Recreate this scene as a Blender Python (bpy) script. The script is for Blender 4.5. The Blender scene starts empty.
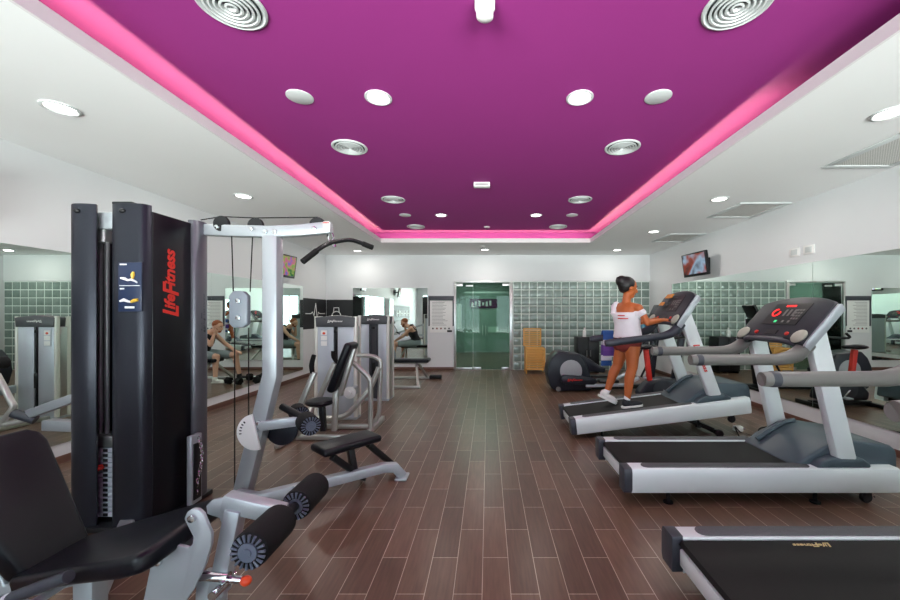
import bpy, bmesh, math, random
from mathutils import Vector, Matrix
random.seed(7)
SC = bpy.context.scene
COL = SC.collection
PI = math.pi
V = Vector
H = 1.42                      # eye height
F = 375.0                     # focal length in pixels at 900 wide
def P(px, py, d):             # a point seen at pixel (px, py) at depth d
    return V(((px-488)*d/F, d, H-(py-313)*d/F))

# ------------------------------------------------------------------ materials
def lin(c):
    c = c/255.0
    return c/12.92 if c <= 0.04045 else ((c+0.055)/1.055)**2.4
def rgb(c): return (lin(c[0]), lin(c[1]), lin(c[2]), 1)
MATS = {}
def mat(name, c, rough=0.5, metal=0.0, var=0.05, scale=30, bump=0.0, coat=0.0, emit=None, estr=0, spec=0.5):
    if name in MATS: return MATS[name]
    m = bpy.data.materials.new(name); m.use_nodes = True
    nt = m.node_tree; b = nt.nodes['Principled BSDF']
    b.inputs['Roughness'].default_value = rough
    b.inputs['Metallic'].default_value = metal
    b.inputs['Specular IOR Level'].default_value = spec
    if coat: b.inputs['Coat Weight'].default_value = coat; b.inputs['Coat Roughness'].default_value = 0.1
    tc = nt.nodes.new('ShaderNodeTexCoord'); nz = nt.nodes.new('ShaderNodeTexNoise')
    nz.inputs['Scale'].default_value = scale; nz.inputs['Detail'].default_value = 4
    nt.links.new(tc.outputs['Object'], nz.inputs['Vector'])
    mx = nt.nodes.new('ShaderNodeMix'); mx.data_type = 'RGBA'
    base = rgb(c)
    mx.inputs['A'].default_value = tuple(x*(1-var) for x in base[:3])+(1,)
    mx.inputs['B'].default_value = tuple(min(1, x*(1+var)) for x in base[:3])+(1,)
    nt.links.new(nz.outputs['Fac'], mx.inputs['Factor'])
    nt.links.new(mx.outputs['Result'], b.inputs['Base Color'])
    if bump:
        bp = nt.nodes.new('ShaderNodeBump'); bp.inputs['Strength'].default_value = bump; bp.inputs['Distance'].default_value = 0.004
        nt.links.new(nz.outputs['Fac'], bp.inputs['Height']); nt.links.new(bp.outputs['Normal'], b.inputs['Normal'])
    if emit:
        b.inputs['Emission Color'].default_value = rgb(emit); b.inputs['Emission Strength'].default_value = estr
    MATS[name] = m
    return m

def glass_mat(name, tint, refl=0.10, rough=0.02):
    m = bpy.data.materials.new(name); m.use_nodes = True; nt = m.node_tree
    nt.nodes.remove(nt.nodes['Principled BSDF']); out = nt.nodes['Material Output']
    tr = nt.nodes.new('ShaderNodeBsdfTransparent'); tr.inputs['Color'].default_value = rgb(tint)
    gl = nt.nodes.new('ShaderNodeBsdfGlossy'); gl.inputs['Roughness'].default_value = rough
    fr = nt.nodes.new('ShaderNodeFresnel'); fr.inputs['IOR'].default_value = 1.5
    ad = nt.nodes.new('ShaderNodeMath'); ad.operation = 'ADD'; ad.inputs[1].default_value = refl
    mx = nt.nodes.new('ShaderNodeMixShader')
    nt.links.new(fr.outputs[0], ad.inputs[0]); nt.links.new(ad.outputs[0], mx.inputs[0])
    nt.links.new(tr.outputs[0], mx.inputs[1]); nt.links.new(gl.outputs[0], mx.inputs[2])
    nt.links.new(mx.outputs[0], out.inputs['Surface'])
    return m
def mirror_mat():
    m = bpy.data.materials.new('mirror_glass'); m.use_nodes = True
    b = m.node_tree.nodes['Principled BSDF']
    b.inputs['Base Color'].default_value = (0.80, 0.90, 0.84, 1); b.inputs['Metallic'].default_value = 1; b.inputs['Roughness'].default_value = 0.0
    return m
def emis(name, c, s):
    m = bpy.data.materials.new(name); m.use_nodes = True; nt = m.node_tree
    b = nt.nodes['Principled BSDF']; b.inputs['Base Color'].default_value = rgb(c)
    b.inputs['Emission Color'].default_value = rgb(c); b.inputs['Emission Strength'].default_value = s
    return m

def floor_mat():
    m = bpy.data.materials.new('wood_look_floor_tile'); m.use_nodes = True; nt = m.node_tree; L = nt.links
    b = nt.nodes['Principled BSDF']
    tc = nt.nodes.new('ShaderNodeTexCoord'); mp = nt.nodes.new('ShaderNodeMapping')
    mp.inputs['Rotation'].default_value = (0, 0, PI/2); mp.inputs['Location'].default_value = (0.20, 0.03, 0)
    L.new(tc.outputs['Object'], mp.inputs['Vector'])
    br = nt.nodes.new('ShaderNodeTexBrick'); br.offset = 0.5; br.offset_frequency = 2
    br.inputs['Scale'].default_value = 1; br.inputs['Brick Width'].default_value = 0.565; br.inputs['Row Height'].default_value = 0.1455
    br.inputs['Mortar Size'].default_value = 0.0019; br.inputs['Mortar Smooth'].default_value = 0.1; br.inputs['Bias'].default_value = 0
    br.inputs['Color1'].default_value = rgb((88, 67, 53)); br.inputs['Color2'].default_value = rgb((109, 85, 69)); br.inputs['Mortar'].default_value = rgb((184, 172, 156))
    L.new(mp.outputs[0], br.inputs['Vector'])
    nz = nt.nodes.new('ShaderNodeTexNoise'); nz.inputs['Scale'].default_value = 1; nz.inputs['Detail'].default_value = 6
    m2 = nt.nodes.new('ShaderNodeMapping'); m2.inputs['Scale'].default_value = (60, 5, 1); L.new(tc.outputs['Object'], m2.inputs['Vector']); L.new(m2.outputs[0], nz.inputs['Vector'])
    rp = nt.nodes.new('ShaderNodeValToRGB'); rp.color_ramp.elements[0].position = 0.3; rp.color_ramp.elements[0].color = (0.78, 0.76, 0.75, 1); rp.color_ramp.elements[1].position = 0.7; rp.color_ramp.elements[1].color = (1.12, 1.1, 1.1, 1)
    L.new(nz.outputs['Fac'], rp.inputs[0])
    mx = nt.nodes.new('ShaderNodeMix'); mx.data_type = 'RGBA'; mx.blend_type = 'MULTIPLY'; mx.inputs['Factor'].default_value = 1
    L.new(br.outputs['Color'], mx.inputs['A']); L.new(rp.outputs[0], mx.inputs['B']); L.new(mx.outputs['Result'], b.inputs['Base Color'])
    b.inputs['Roughness'].default_value = 0.31; b.inputs['Specular IOR Level'].default_value = 0.45
    bp = nt.nodes.new('ShaderNodeBump'); bp.inputs['Strength'].default_value = 0.4; bp.inputs['Distance'].default_value = 0.002; bp.invert = True
    L.new(br.outputs['Fac'], bp.inputs['Height']); L.new(bp.outputs['Normal'], b.inputs['Normal'])
    return m
BX0 = 0.63
def block_mat():
    m = bpy.data.materials.new('glass_block'); m.use_nodes = True; nt = m.node_tree; L = nt.links
    b = nt.nodes['Principled BSDF']
    tc = nt.nodes.new('ShaderNodeTexCoord')
    sn = nt.nodes.new('ShaderNodeVectorMath'); sn.operation = 'SNAP'; sn.inputs[1].default_value = (0.2, 5, 2.2/11)
    off = nt.nodes.new('ShaderNodeVectorMath'); off.operation = 'SUBTRACT'; off.inputs[1].default_value = (BX0, 0, 0); L.new(tc.outputs['Object'], off.inputs[0]); L.new(off.outputs[0], sn.inputs[0])
    wn = nt.nodes.new('ShaderNodeTexWhiteNoise'); L.new(sn.outputs[0], wn.inputs['Vector'])
    nz = nt.nodes.new('ShaderNodeTexNoise'); nz.inputs['Scale'].default_value = 14; nz.inputs['Detail'].default_value = 3; L.new(tc.outputs['Object'], nz.inputs['Vector'])
    rp = nt.nodes.new('ShaderNodeValToRGB'); rp.color_ramp.elements[0].color = rgb((100, 120, 113)); rp.color_ramp.elements[1].color = rgb((150, 168, 160))
    md = nt.nodes.new('ShaderNodeMath'); md.operation = 'MULTIPLY_ADD'; md.inputs[1].default_value = 0.45
    L.new(wn.outputs['Value'], md.inputs[0])
    m3 = nt.nodes.new('ShaderNodeMath'); m3.operation = 'MULTIPLY'; m3.inputs[1].default_value = 0.6; L.new(nz.outputs['Fac'], m3.inputs[0]); L.new(m3.outputs[0], md.inputs[2])
    L.new(md.outputs[0], rp.inputs[0]); L.new(rp.outputs[0], b.inputs['Base Color'])
    b.inputs['Roughness'].default_value = 0.12; b.inputs['Coat Weight'].default_value = 0.4
    bp = nt.nodes.new('ShaderNodeBump'); bp.inputs['Strength'].default_value = 0.05; bp.inputs['Distance'].default_value = 0.01
    L.new(nz.outputs['Fac'], bp.inputs['Height']); L.new(bp.outputs['Normal'], b.inputs['Normal'])
    return m
def grille_mat(name, c1, c2, sc):
    m = bpy.data.materials.new(name); m.use_nodes = True; nt = m.node_tree; L = nt.links
    b = nt.nodes['Principled BSDF']; tc = nt.nodes.new('ShaderNodeTexCoord')
    ck = nt.nodes.new('ShaderNodeTexChecker'); ck.inputs['Scale'].default_value = sc
    ck.inputs['Color1'].default_value = rgb(c1); ck.inputs['Color2'].default_value = rgb(c2)
    L.new(tc.outputs['Object'], ck.inputs['Vector']); L.new(ck.outputs['Color'], b.inputs['Base Color']); b.inputs['Roughness'].default_value = 0.6
    return m
def stripe_mat(name, cols, scale, axis='Z'):
    m = bpy.data.materials.new(name); m.use_nodes = True; nt = m.node_tree; L = nt.links
    b = nt.nodes['Principled BSDF']; tc = nt.nodes.new('ShaderNodeTexCoord'); sp = nt.nodes.new('ShaderNodeSeparateXYZ')
    L.new(tc.outputs['Object'], sp.inputs[0])
    mu = nt.nodes.new('ShaderNodeMath'); mu.operation = 'MULTIPLY'; mu.inputs[1].default_value = scale; L.new(sp.outputs[axis], mu.inputs[0])
    fr = nt.nodes.new('ShaderNodeMath'); fr.operation = 'FRACT'; L.new(mu.outputs[0], fr.inputs[0])
    rp = nt.nodes.new('ShaderNodeValToRGB'); rp.color_ramp.interpolation = 'CONSTANT'
    e = rp.color_ramp.elements
    while len(e) < len(cols): e.new(0.5)
    for i, c in enumerate(cols): e[i].position = i/len(cols); e[i].color = rgb(c)
    L.new(fr.outputs[0], rp.inputs[0]); L.new(rp.outputs[0], b.inputs['Base Color']); b.inputs['Roughness'].default_value = 0.9
    return m
def screen_mat(name, cols, s, scale=5):
    m = bpy.data.materials.new(name); m.use_nodes = True; nt = m.node_tree; L = nt.links
    b = nt.nodes['Principled BSDF']; tc = nt.nodes.new('ShaderNodeTexCoord'); nz = nt.nodes.new('ShaderNodeTexNoise')
    nz.inputs['Scale'].default_value = scale; nz.inputs['Detail'].default_value = 2; L.new(tc.outputs['Object'], nz.inputs['Vector'])
    rp = nt.nodes.new('ShaderNodeValToRGB'); e = rp.color_ramp.elements
    while len(e) < len(cols): e.new(0.5)
    for i, c in enumerate(cols): e[i].position = 0.3+0.4*i/(len(cols)-1); e[i].color = rgb(c)
    L.new(nz.outputs['Fac'], rp.inputs[0]); L.new(rp.outputs[0], b.inputs['Emission Color']); b.inputs['Emission Strength'].default_value = s
    b.inputs['Base Color'].default_value = (0.01, 0.01, 0.01, 1); b.inputs['Roughness'].default_value = 0.15
    return m

M = dict(
 wall=mat('wall_paint', (222, 224, 226), 0.6, var=0.015, scale=3), ceil=mat('ceiling_paint', (240, 241, 241), 0.7, var=0.01, scale=3),
 purple=mat('purple_paint', (150, 50, 128), 0.75, var=0.02, scale=3, spec=0.25), lip=mat('fascia_paint', (224, 220, 222), 0.6, var=0.01),
 floor=floor_mat(), block=block_mat(), grout=mat('block_grout', (226, 236, 230), 0.7), skirt=mat('skirting_tile', (104, 72, 60), 0.35),
 mirror=mirror_mat(), glass=glass_mat('green_door_glass', (186, 205, 196), -0.015), pane=glass_mat('window_glass', (245, 250, 250), 0.02),
 steel=mat('brushed_steel', (206, 208, 206), 0.28, 0.9), chrome=mat('chrome', (220, 222, 224), 0.12, 1.0),
 frame=mat('silver_frame_paint', (172, 179, 184), 0.33, 0.35, var=0.02), tube=mat('satin_tube', (190, 190, 184), 0.3, 0.6, var=0.02),
 white=mat('white_plastic', (236, 236, 234), 0.45, var=0.01), black=mat('black_plastic', (17, 18, 21), 0.38, spec=0.4), vinyl=mat('black_vinyl', (11, 14, 22), 0.33, bump=0.10, scale=260, spec=0.32),
 foam=mat('black_foam', (13, 13, 15), 0.75, spec=0.3, bump=0.3, scale=300), shroud=mat('dark_shroud', (44, 47, 56), 0.34, 0.55, bump=0.08, scale=300), shroudflat=mat('matte_black_panel', (14, 14, 20), 0.36, spec=0.3),
 rubber=mat('rubber', (14, 14, 15), 0.8, spec=0.3), belt=mat('treadmill_belt', (15, 15, 15), 0.6, spec=0.25, var=0.25, scale=120), strip=mat('ribbed_tread_strip', (82, 86, 88), 0.6, var=0.3, scale=160, bump=0.5),
 hood=mat('grey_hood_plastic', (70, 84, 92), 0.38, spec=0.4), rail=mat('treadmill_rail', (222, 230, 231), 0.28, 0.05, var=0.01), grip=mat('grip_grey', (112, 112, 108), 0.36), dgrey=mat('dark_grey_plastic', (56, 60, 68), 0.4),
 console=mat('console_grey', (44, 48, 54), 0.45, var=0.08, scale=300, spec=0.35), navy=mat('elliptical_shell', (33, 36, 46), 0.32, spec=0.4), disc=mat('disc_grey', (168, 172, 176), 0.4),
 red=mat('red_print', (214, 46, 34), 0.5), orange=mat('orange_knob', (226, 74, 36), 0.35), gold=mat('gold_print', (206, 186, 130), 0.5), blackart=mat('black_wall_panel', (30, 31, 34), 0.5),
 silverpanel=mat('silver_panel', (196, 203, 212), 0.35, 0.35, var=0.03), header=mat('stack_header', (72, 74, 78), 0.4), wood=mat('honey_wood', (226, 172, 92), 0.5, var=0.15, scale=12),
 bluecard=mat('placard_blue', (30, 44, 74), 0.3), yellow=mat('placard_yellow', (230, 186, 60), 0.4), paper=mat('paper', (238, 238, 236), 0.7, var=0.01), ink=mat('ink_grey', (150, 152, 152), 0.7),
 frost=mat('frosted_green', (150, 172, 162), 0.35), corr=mat('corridor_green', (138, 154, 147), 0.4), posterp=mat('poster_purple', (92, 40, 84), 0.5),
 vent=mat('vent_white', (200, 205, 205), 0.4, var=0.01), dark=mat('dark_recess', (40, 44, 46), 0.7), lamp=emis('lamp_lens', (255, 250, 244), 9), led=emis('led_strip', (255, 206, 170), 3),
 gril=grille_mat('perforated_grille', (214, 214, 210), (176, 176, 172), 90), skinw=mat('skin_tan', (184, 98, 48), 0.5, var=0.06, scale=8), skinm=mat('skin_fair', (228, 176, 152), 0.5, var=0.05, scale=8),
 hairb=mat('black_hair', (20, 17, 17), 0.5, var=0.3, scale=60, bump=0.5), hairr=mat('red_hair', (158, 84, 46), 0.6, var=0.25, scale=60, bump=0.5), top=mat('white_cloth', (238, 236, 240), 0.8), maroon=mat('maroon_cloth', (120, 38, 34), 0.8),
 tank=mat('black_cloth', (30, 30, 34), 0.85), shorts=mat('grey_cloth', (140, 152, 156), 0.85), shoeb=mat('black_shoe', (28, 30, 36), 0.6), shoew=mat('white_shoe', (230, 230, 226), 0.6),
 eyew=mat('eye_white', (236, 234, 230), 0.3), lips=mat('lips', (150, 72, 66), 0.5), water=mat('blue_bottle', (40, 120, 150), 0.12, coat=0.5), redled=emis('red_display', (240, 40, 40), 1.6), greenled=emis('green_display', (60, 190, 120), 1.0), amber=mat('amber_print', (224, 140, 40), 0.4),
 towel=stripe_mat('striped_towel', [(40, 84, 150), (232, 228, 236), (96, 62, 140), (110, 70, 150), (232, 228, 236), (50, 90, 160)], 2.4, 'Z'),
 blockgrey=mat('pulley_block_grey', (134, 144, 153), 0.4), shroudlit=mat('lit_shroud_metal', (112, 115, 122), 0.36, 0.6, bump=0.06, scale=300), rodm=mat('rod_grey', (142, 144, 146), 0.3, 0.3), postm=mat('tower_post', (222, 222, 214), 0.3, 0.15, var=0.01), card=mat('pale_card', (196, 222, 206), 0.6), cupm=mat('cup_disc_pale', (172, 174, 158), 0.4), slate=mat('slate_grip', (52, 58, 68), 0.38), tv1=screen_mat('tv_picture_warm', [(30, 20, 24), (150, 60, 40), (160, 190, 215), (60, 30, 30)], 0.8, 3), tv2=screen_mat('tv_picture_green', [(30, 90, 50), (120, 150, 60), (180, 80, 120), (90, 100, 170)], 1.1, 9),
)

# ------------------------------------------------------------------ mesh builder
class MB:
    def __init__(s): s.bm = bmesh.new()
    def _merge(s, t):
        me = bpy.data.meshes.new('tmp'); t.to_mesh(me); t.free(); s.bm.from_mesh(me); bpy.data.meshes.remove(me)
    def box(s, c, size, bev=0.0, R=None, seg=2):
        t = bmesh.new(); bmesh.ops.create_cube(t, size=1)
        bmesh.ops.scale(t, vec=V(size), verts=t.verts)
        if bev: bmesh.ops.bevel(t, geom=list(t.edges), offset=bev, segments=seg, affect='EDGES', profile=0.5)
        if R is not None: bmesh.ops.rotate(t, cent=(0, 0, 0), matrix=R, verts=t.verts)
        bmesh.ops.translate(t, vec=V(c), verts=t.verts); s._merge(t); return s
    def bb(s, x0, x1, y0, y1, z0, z1, bev=0.0, seg=2):
        return s.box(((x0+x1)/2, (y0+y1)/2, (z0+z1)/2), (abs(x1-x0), abs(y1-y0), abs(z1-z0)), bev, None, seg)
    def prism(s, poly, fn, a0, a1, bev=0.0, seg=2):          # poly 2-D, fn(u, v, a) -> 3-D
        t = bmesh.new()
        A = [t.verts.new(fn(u, v, a0)) for u, v in poly]; B = [t.verts.new(fn(u, v, a1)) for u, v in poly]
        n = len(poly); t.faces.new(A); t.faces.new(list(reversed(B)))
        for i in range(n): t.faces.new((A[i], B[i], B[(i+1) % n], A[(i+1) % n]))
        bmesh.ops.recalc_face_normals(t, faces=t.faces)
        if bev:
            es = [e for e in t.edges if len(e.link_faces) == 2 and e.calc_face_angle() > 0.6]
            bmesh.ops.bevel(t, geom=es, offset=bev, segments=seg, affect='EDGES', profile=0.5, clamp_overlap=True)
        s._merge(t); return s
    def tube(s, pts, r, n=12, smooth=0, cap=True):
        pts = [V(p) for p in pts]; rs = r if isinstance(r, (list, tuple)) else [r]*len(pts)
        if smooth:
            q = []; qr = []
            for i in range(len(pts)-1):
                p0 = pts[max(i-1, 0)]; p1 = pts[i]; p2 = pts[i+1]; p3 = pts[min(i+2, len(pts)-1)]
                for k in range(smooth):
                    u = k/smooth
                    q.append(0.5*((2*p1)+(p2-p0)*u+(2*p0-5*p1+4*p2-p3)*u*u+(3*p1-p0-3*p2+p3)*u**3)); qr.append(rs[i]*(1-u)+rs[i+1]*u)
            q.append(pts[-1]); qr.append(rs[-1]); pts, rs = q, qr
        t = bmesh.new(); rings = []; nrm = None
        for i, p in enumerate(pts):
            d = (pts[min(i+1, len(pts)-1)]-pts[max(i-1, 0)]).normalized()
            if nrm is None:
                nrm = d.orthogonal().normalized()
            else:
                nrm = (nrm-d*nrm.dot(d)).normalized()
            b = d.cross(nrm)
            rings.append([t.verts.new(p+(nrm*math.cos(2*PI*k/n)+b*math.sin(2*PI*k/n))*rs[i]) for k in range(n)])
        for i in range(len(rings)-1):
            for k in range(n): t.faces.new((rings[i][k], rings[i][(k+1) % n], rings[i+1][(k+1) % n], rings[i+1][k]))
        if cap: t.faces.new(list(reversed(rings[0]))); t.faces.new(rings[-1])
        bmesh.ops.recalc_face_normals(t, faces=t.faces); s._merge(t); return s
    def bar(s, pts, w, h, side=(0, 1, 0), bev=0.008):        # rectangular tube; w along side, h across
        pts = [V(p) for p in pts]; sd = V(side).normalized(); t = bmesh.new(); rings = []
        for i, p in enumerate(pts):
            if 0 < i < len(pts)-1:
                d0 = (pts[i]-pts[i-1]).normalized(); d1 = (pts[i+1]-pts[i]).normalized(); d = (d0+d1).normalized(); k = 1/max(0.3, d.dot(d0))
            else:
                d = (pts[min(i+1, len(pts)-1)]-pts[max(i-1, 0)]).normalized(); k = 1
            s2 = (sd-d*sd.dot(d)).normalized(); u = d.cross(s2)*k
            rings.append([t.verts.new(p+s2*a*w/2+u*b*h/2) for a, b in ((-1, -1), (1, -1), (1, 1), (-1, 1))])
        for i in range(len(rings)-1):
            for k in range(4): t.faces.new((rings[i][k], rings[i][(k+1) % 4], rings[i+1][(k+1) % 4], rings[i+1][k]))
        t.faces.new(list(reversed(rings[0]))); t.faces.new(rings[-1])
        bmesh.ops.recalc_face_normals(t, faces=t.faces)
        if bev:
            es = [e for e in t.edges if e.calc_face_angle() > 1.0]
            bmesh.ops.bevel(t, geom=es, offset=bev, segments=2, affect='EDGES', profile=0.5, clamp_overlap=True)
        s._merge(t); return s
    def lathe(s, prof, c, axis=(0, 0, 1), n=24, x=None):
        az = V(axis).normalized(); ax = V(x).normalized() if x else az.orthogonal().normalized(); ay = az.cross(ax); c = V(c)
        t = bmesh.new(); rings = []
        for r, z in prof:
            if r < 1e-6: rings.append([t.verts.new(c+az*z)])
            else: rings.append([t.verts.new(c+az*z+(ax*math.cos(2*PI*k/n)+ay*math.sin(2*PI*k/n))*r) for k in range(n)])
        for i in range(len(rings)-1):
            a, b = rings[i], rings[i+1]
            for k in range(n):
                k2 = (k+1) % n
                if len(a) == 1 and len(b) == 1: continue
                if len(a) == 1: t.faces.new((a[0], b[k2], b[k]))
                elif len(b) == 1: t.faces.new((a[k], a[k2], b[0]))
                else: t.faces.new((a[k], a[k2], b[k2], b[k]))
        for rg in (rings[0], rings[-1]):
            if len(rg) > 2: t.faces.new(rg)
        bmesh.ops.recalc_face_normals(t, faces=t.faces); s._merge(t); return s
    def cyl(s, p0, p1, r, n=20, bev=0.0):
        p0, p1 = V(p0), V(p1); l = (p1-p0).length; b = min(bev, r*0.9)
        pr = [(0, 0), (r-b, 0), (r, b), (r, l-b), (r-b, l), (0, l)] if b else [(0, 0), (r, 0), (r, l), (0, l)]
        return s.lathe(pr, p0, p1-p0, n)
    def ell(s, c, rad, R=None, n=20):
        t = bmesh.new(); bmesh.ops.create_uvsphere(t, u_segments=n, v_segments=max(8, n//2), radius=1)
        bmesh.ops.scale(t, vec=V(rad), verts=t.verts)
        if R is not None: bmesh.ops.rotate(t, cent=(0, 0, 0), matrix=R, verts=t.verts)
        bmesh.ops.translate(t, vec=V(c), verts=t.verts); s._merge(t); return s
    def cap(s, p0, p1, r0, r1=None, n=14):                   # a tapered limb with round ends
        p0, p1 = V(p0), V(p1); r1 = r0 if r1 is None else r1; d = (p1-p0); l = d.length
        pr = [(0, -r0)]+[(r0*math.cos(a), r0*math.sin(a)) for a in (-1.1, -0.7, -0.3, 0)]
        pr += [(r1*math.cos(a), l+r1*math.sin(a)) for a in (0, 0.3, 0.7, 1.1)]+[(0, l+r1)]
        return s.lathe(pr, p0, d, n)
    def loft(s, rings, n=28):                                # rings: (centre, rx, ry, yaw[, tilt matrix])
        t = bmesh.new(); rr = []
        for c, rx, ry, yaw in rings:
            R = Matrix.Rotation(yaw, 3, 'Z')
            rr.append([t.verts.new(V(c)+R @ V((rx*math.cos(2*PI*k/n), ry*math.sin(2*PI*k/n), 0))) for k in range(n)])
        for i in range(len(rr)-1):
            for k in range(n): t.faces.new((rr[i][k], rr[i][(k+1) % n], rr[i+1][(k+1) % n], rr[i+1][k]))
        t.faces.new(list(reversed(rr[0]))); t.faces.new(rr[-1])
        bmesh.ops.recalc_face_normals(t, faces=t.faces); s._merge(t); return s
    def rbox(s, c, size, r, R=None, seg=4): return s.box(c, size, r, R, seg)

def rootloc(o):
    v = V((0, 0, 0))
    while o: v = v+o.location; o = o.parent
    return v
def obj(name, mb, m, parent=None, label=None, ang=38):
    me = bpy.data.meshes.new(name); mb.bm.to_mesh(me); mb.bm.free()
    for p in me.polygons: p.use_smooth = True
    me.set_sharp_from_angle(angle=math.radians(ang))
    me.materials.append(M[m] if isinstance(m, str) else m)
    o = bpy.data.objects.new(name, me); COL.objects.link(o)
    if parent is not None:
        o.parent = parent; me.transform(Matrix.Translation(-rootloc(parent)))
    else:
        cs = [v.co for v in me.vertices]; lo = [min(c[i] for c in cs) for i in range(3)]; hi = [max(c[i] for c in cs) for i in range(3)]
        b = V(((lo[0]+hi[0])/2, (lo[1]+hi[1])/2, lo[2])); me.transform(Matrix.Translation(-b)); o.location = b
    if label: o['label'] = label
    return o
def struct(name, mb, m, parent=None, ang=38):
    me = bpy.data.meshes.new(name); mb.bm.to_mesh(me); mb.bm.free()
    for p in me.polygons: p.use_smooth = True
    me.set_sharp_from_angle(angle=math.radians(ang))
    me.materials.append(M[m]); o = bpy.data.objects.new(name, me); COL.objects.link(o)
    if parent: o.parent = parent
    else: o['kind'] = 'structure'
    return o
def thing(name, label, cat, loc=(0, 0, 0), group=None):
    o = bpy.data.objects.new(name, None); COL.objects.link(o); o.location = loc; o.empty_display_size = 0.1
    o['label'] = label; o['category'] = cat
    if group: o['group'] = group
    return o
def tag(o, label, cat, group=None):
    o['label'] = label; o['category'] = cat
    if group: o['group'] = group
    return o
def copy_tree(o, parent=None):
    c = o.copy(); COL.objects.link(c)
    if parent: c.parent = parent
    for ch in list(o.children): copy_tree(ch, c)
    return c
def remesh(o, vox, it=4):
    md = o.modifiers.new('r', 'REMESH'); md.mode = 'VOXEL'; md.voxel_size = vox; md.use_smooth_shade = True
    sm = o.modifiers.new('s', 'SMOOTH'); sm.iterations = it; sm.factor = 0.5
    dg = bpy.context.evaluated_depsgraph_get(); dg.update()
    me = bpy.data.meshes.new_from_object(o.evaluated_get(dg)); old = o.data; mats = list(old.materials)
    o.modifiers.clear(); o.data = me; me.name = old.name
    if not me.materials:
        for m_ in mats: me.materials.append(m_)
    for p in me.polygons: p.use_smooth = True
    bpy.data.meshes.remove(old)
    return o
def text_mb(body, mx, size=0.1, shear=0.25, ext=0.001, bold=0.0, fit=None):
    segs = [('L', 1.5, -.26), ('ife', 1, 0), ('F', 1.5, -.26), ('itness', 1, 0)] if body == 'LifeFitness' else [(body, 1, 0)]
    bmt = bmesh.new(); x0 = 0
    for tx, sz, dy in segs:                                  # tall slanted L and F like the logo
        cu = bpy.data.curves.new('t', 'FONT'); cu.body = tx; cu.size = size*sz; cu.shear = shear; cu.extrude = ext; cu.offset = bold*0.6; cu.resolution_u = 3
        ob = bpy.data.objects.new('t', cu); COL.objects.link(ob)
        dg = bpy.context.evaluated_depsgraph_get(); dg.update()
        m1 = bpy.data.meshes.new_from_object(ob.evaluated_get(dg))
        lo = min(v.co.x for v in m1.vertices); hi = max(v.co.x for v in m1.vertices)
        m1.transform(Matrix.Translation((x0-lo, dy*size, 0))); x0 += hi-lo-size*(.10 if sz == 1 else .26); bmt.from_mesh(m1)
        bpy.data.objects.remove(ob); bpy.data.curves.remove(cu); bpy.data.meshes.remove(m1)
    me = bpy.data.meshes.new('t'); bmt.to_mesh(me); bmt.free()
    if fit:
        xs = [v.co.x for v in me.vertices]; ys = [v.co.y for v in me.vertices]
        cx = (max(xs)+min(xs))/2; cy = (max(ys)+min(ys))/2
        me.transform(Matrix.Diagonal((fit[0]/(max(xs)-min(xs)), fit[1]/(max(ys)-min(ys)), 1, 1)) @ Matrix.Translation((-cx, -cy, 0)))
    me.transform(mx); mb = MB(); mb.bm.from_mesh(me); bpy.data.meshes.remove(me)
    return mb
def mx4(x, y, loc):
    x = V(x).normalized(); y = V(y).normalized(); z = x.cross(y); m = Matrix((x, y, z)).transposed().to_4x4(); m.translation = V(loc); return m

# ------------------------------------------------------------------ room shell
XL, XR, YB, YF, ZC = -4.03, 4.03, 9.34, -2.7, 2.865
TL, TR, TB, TF, ZT = -2.20, 2.10, 7.69, -1.6, 3.11     # ceiling tray: fascia lines and raised ceiling
T = 0.12; LT = 0.018
struct('floor', MB().bb(XL-T, XR+T, YF-T, 13.7, -0.1, 0), 'floor')
# lowered white ceiling around the tray
g = 0.22
mb = MB()
mb.bb(XL-T, TL-LT, YF-T, YB+T, ZC, ZC+0.02); mb.bb(TR+LT, XR+T, YF-T, YB+T, ZC, ZC+0.02)
mb.bb(TL-LT, TR+LT, TB+LT, YB+T, ZC, ZC+0.02); mb.bb(TL-LT, TR+LT, YF-T, TF-LT, ZC, ZC+0.02)
struct('ceiling', mb, 'ceil')
mb = MB(); hl = 0.085
mb.bb(TL-LT, TL, TF-LT, TB+LT, ZC, ZC+hl); mb.bb(TR, TR+LT, TF-LT, TB+LT, ZC, ZC+hl)
mb.bb(TL, TR, TB, TB+LT, ZC, ZC+hl); mb.bb(TL, TR, TF-LT, TF, ZC, ZC+hl)
struct('trim_1', mb, 'lip')
mb = MB(); gs = 0.24
mb.bb(TL-gs-0.05, TR+gs+0.05, TF-gs-0.05, TB+gs+0.05, ZT, ZT+0.05)
mb.bb(TL-gs-0.05, TL-gs, TF-gs, TB+gs, ZC+0.02, ZT); mb.bb(TR+gs, TR+gs+0.05, TF-gs, TB+gs, ZC+0.02, ZT)
mb.bb(TL-gs, TR+gs, TB+gs, TB+gs+0.05, ZC+0.02, ZT); mb.bb(TL-gs, TR+gs, TF-gs-0.05, TF-gs, ZC+0.02, ZT)
struct('ceiling_tray', mb, 'purple')
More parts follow.
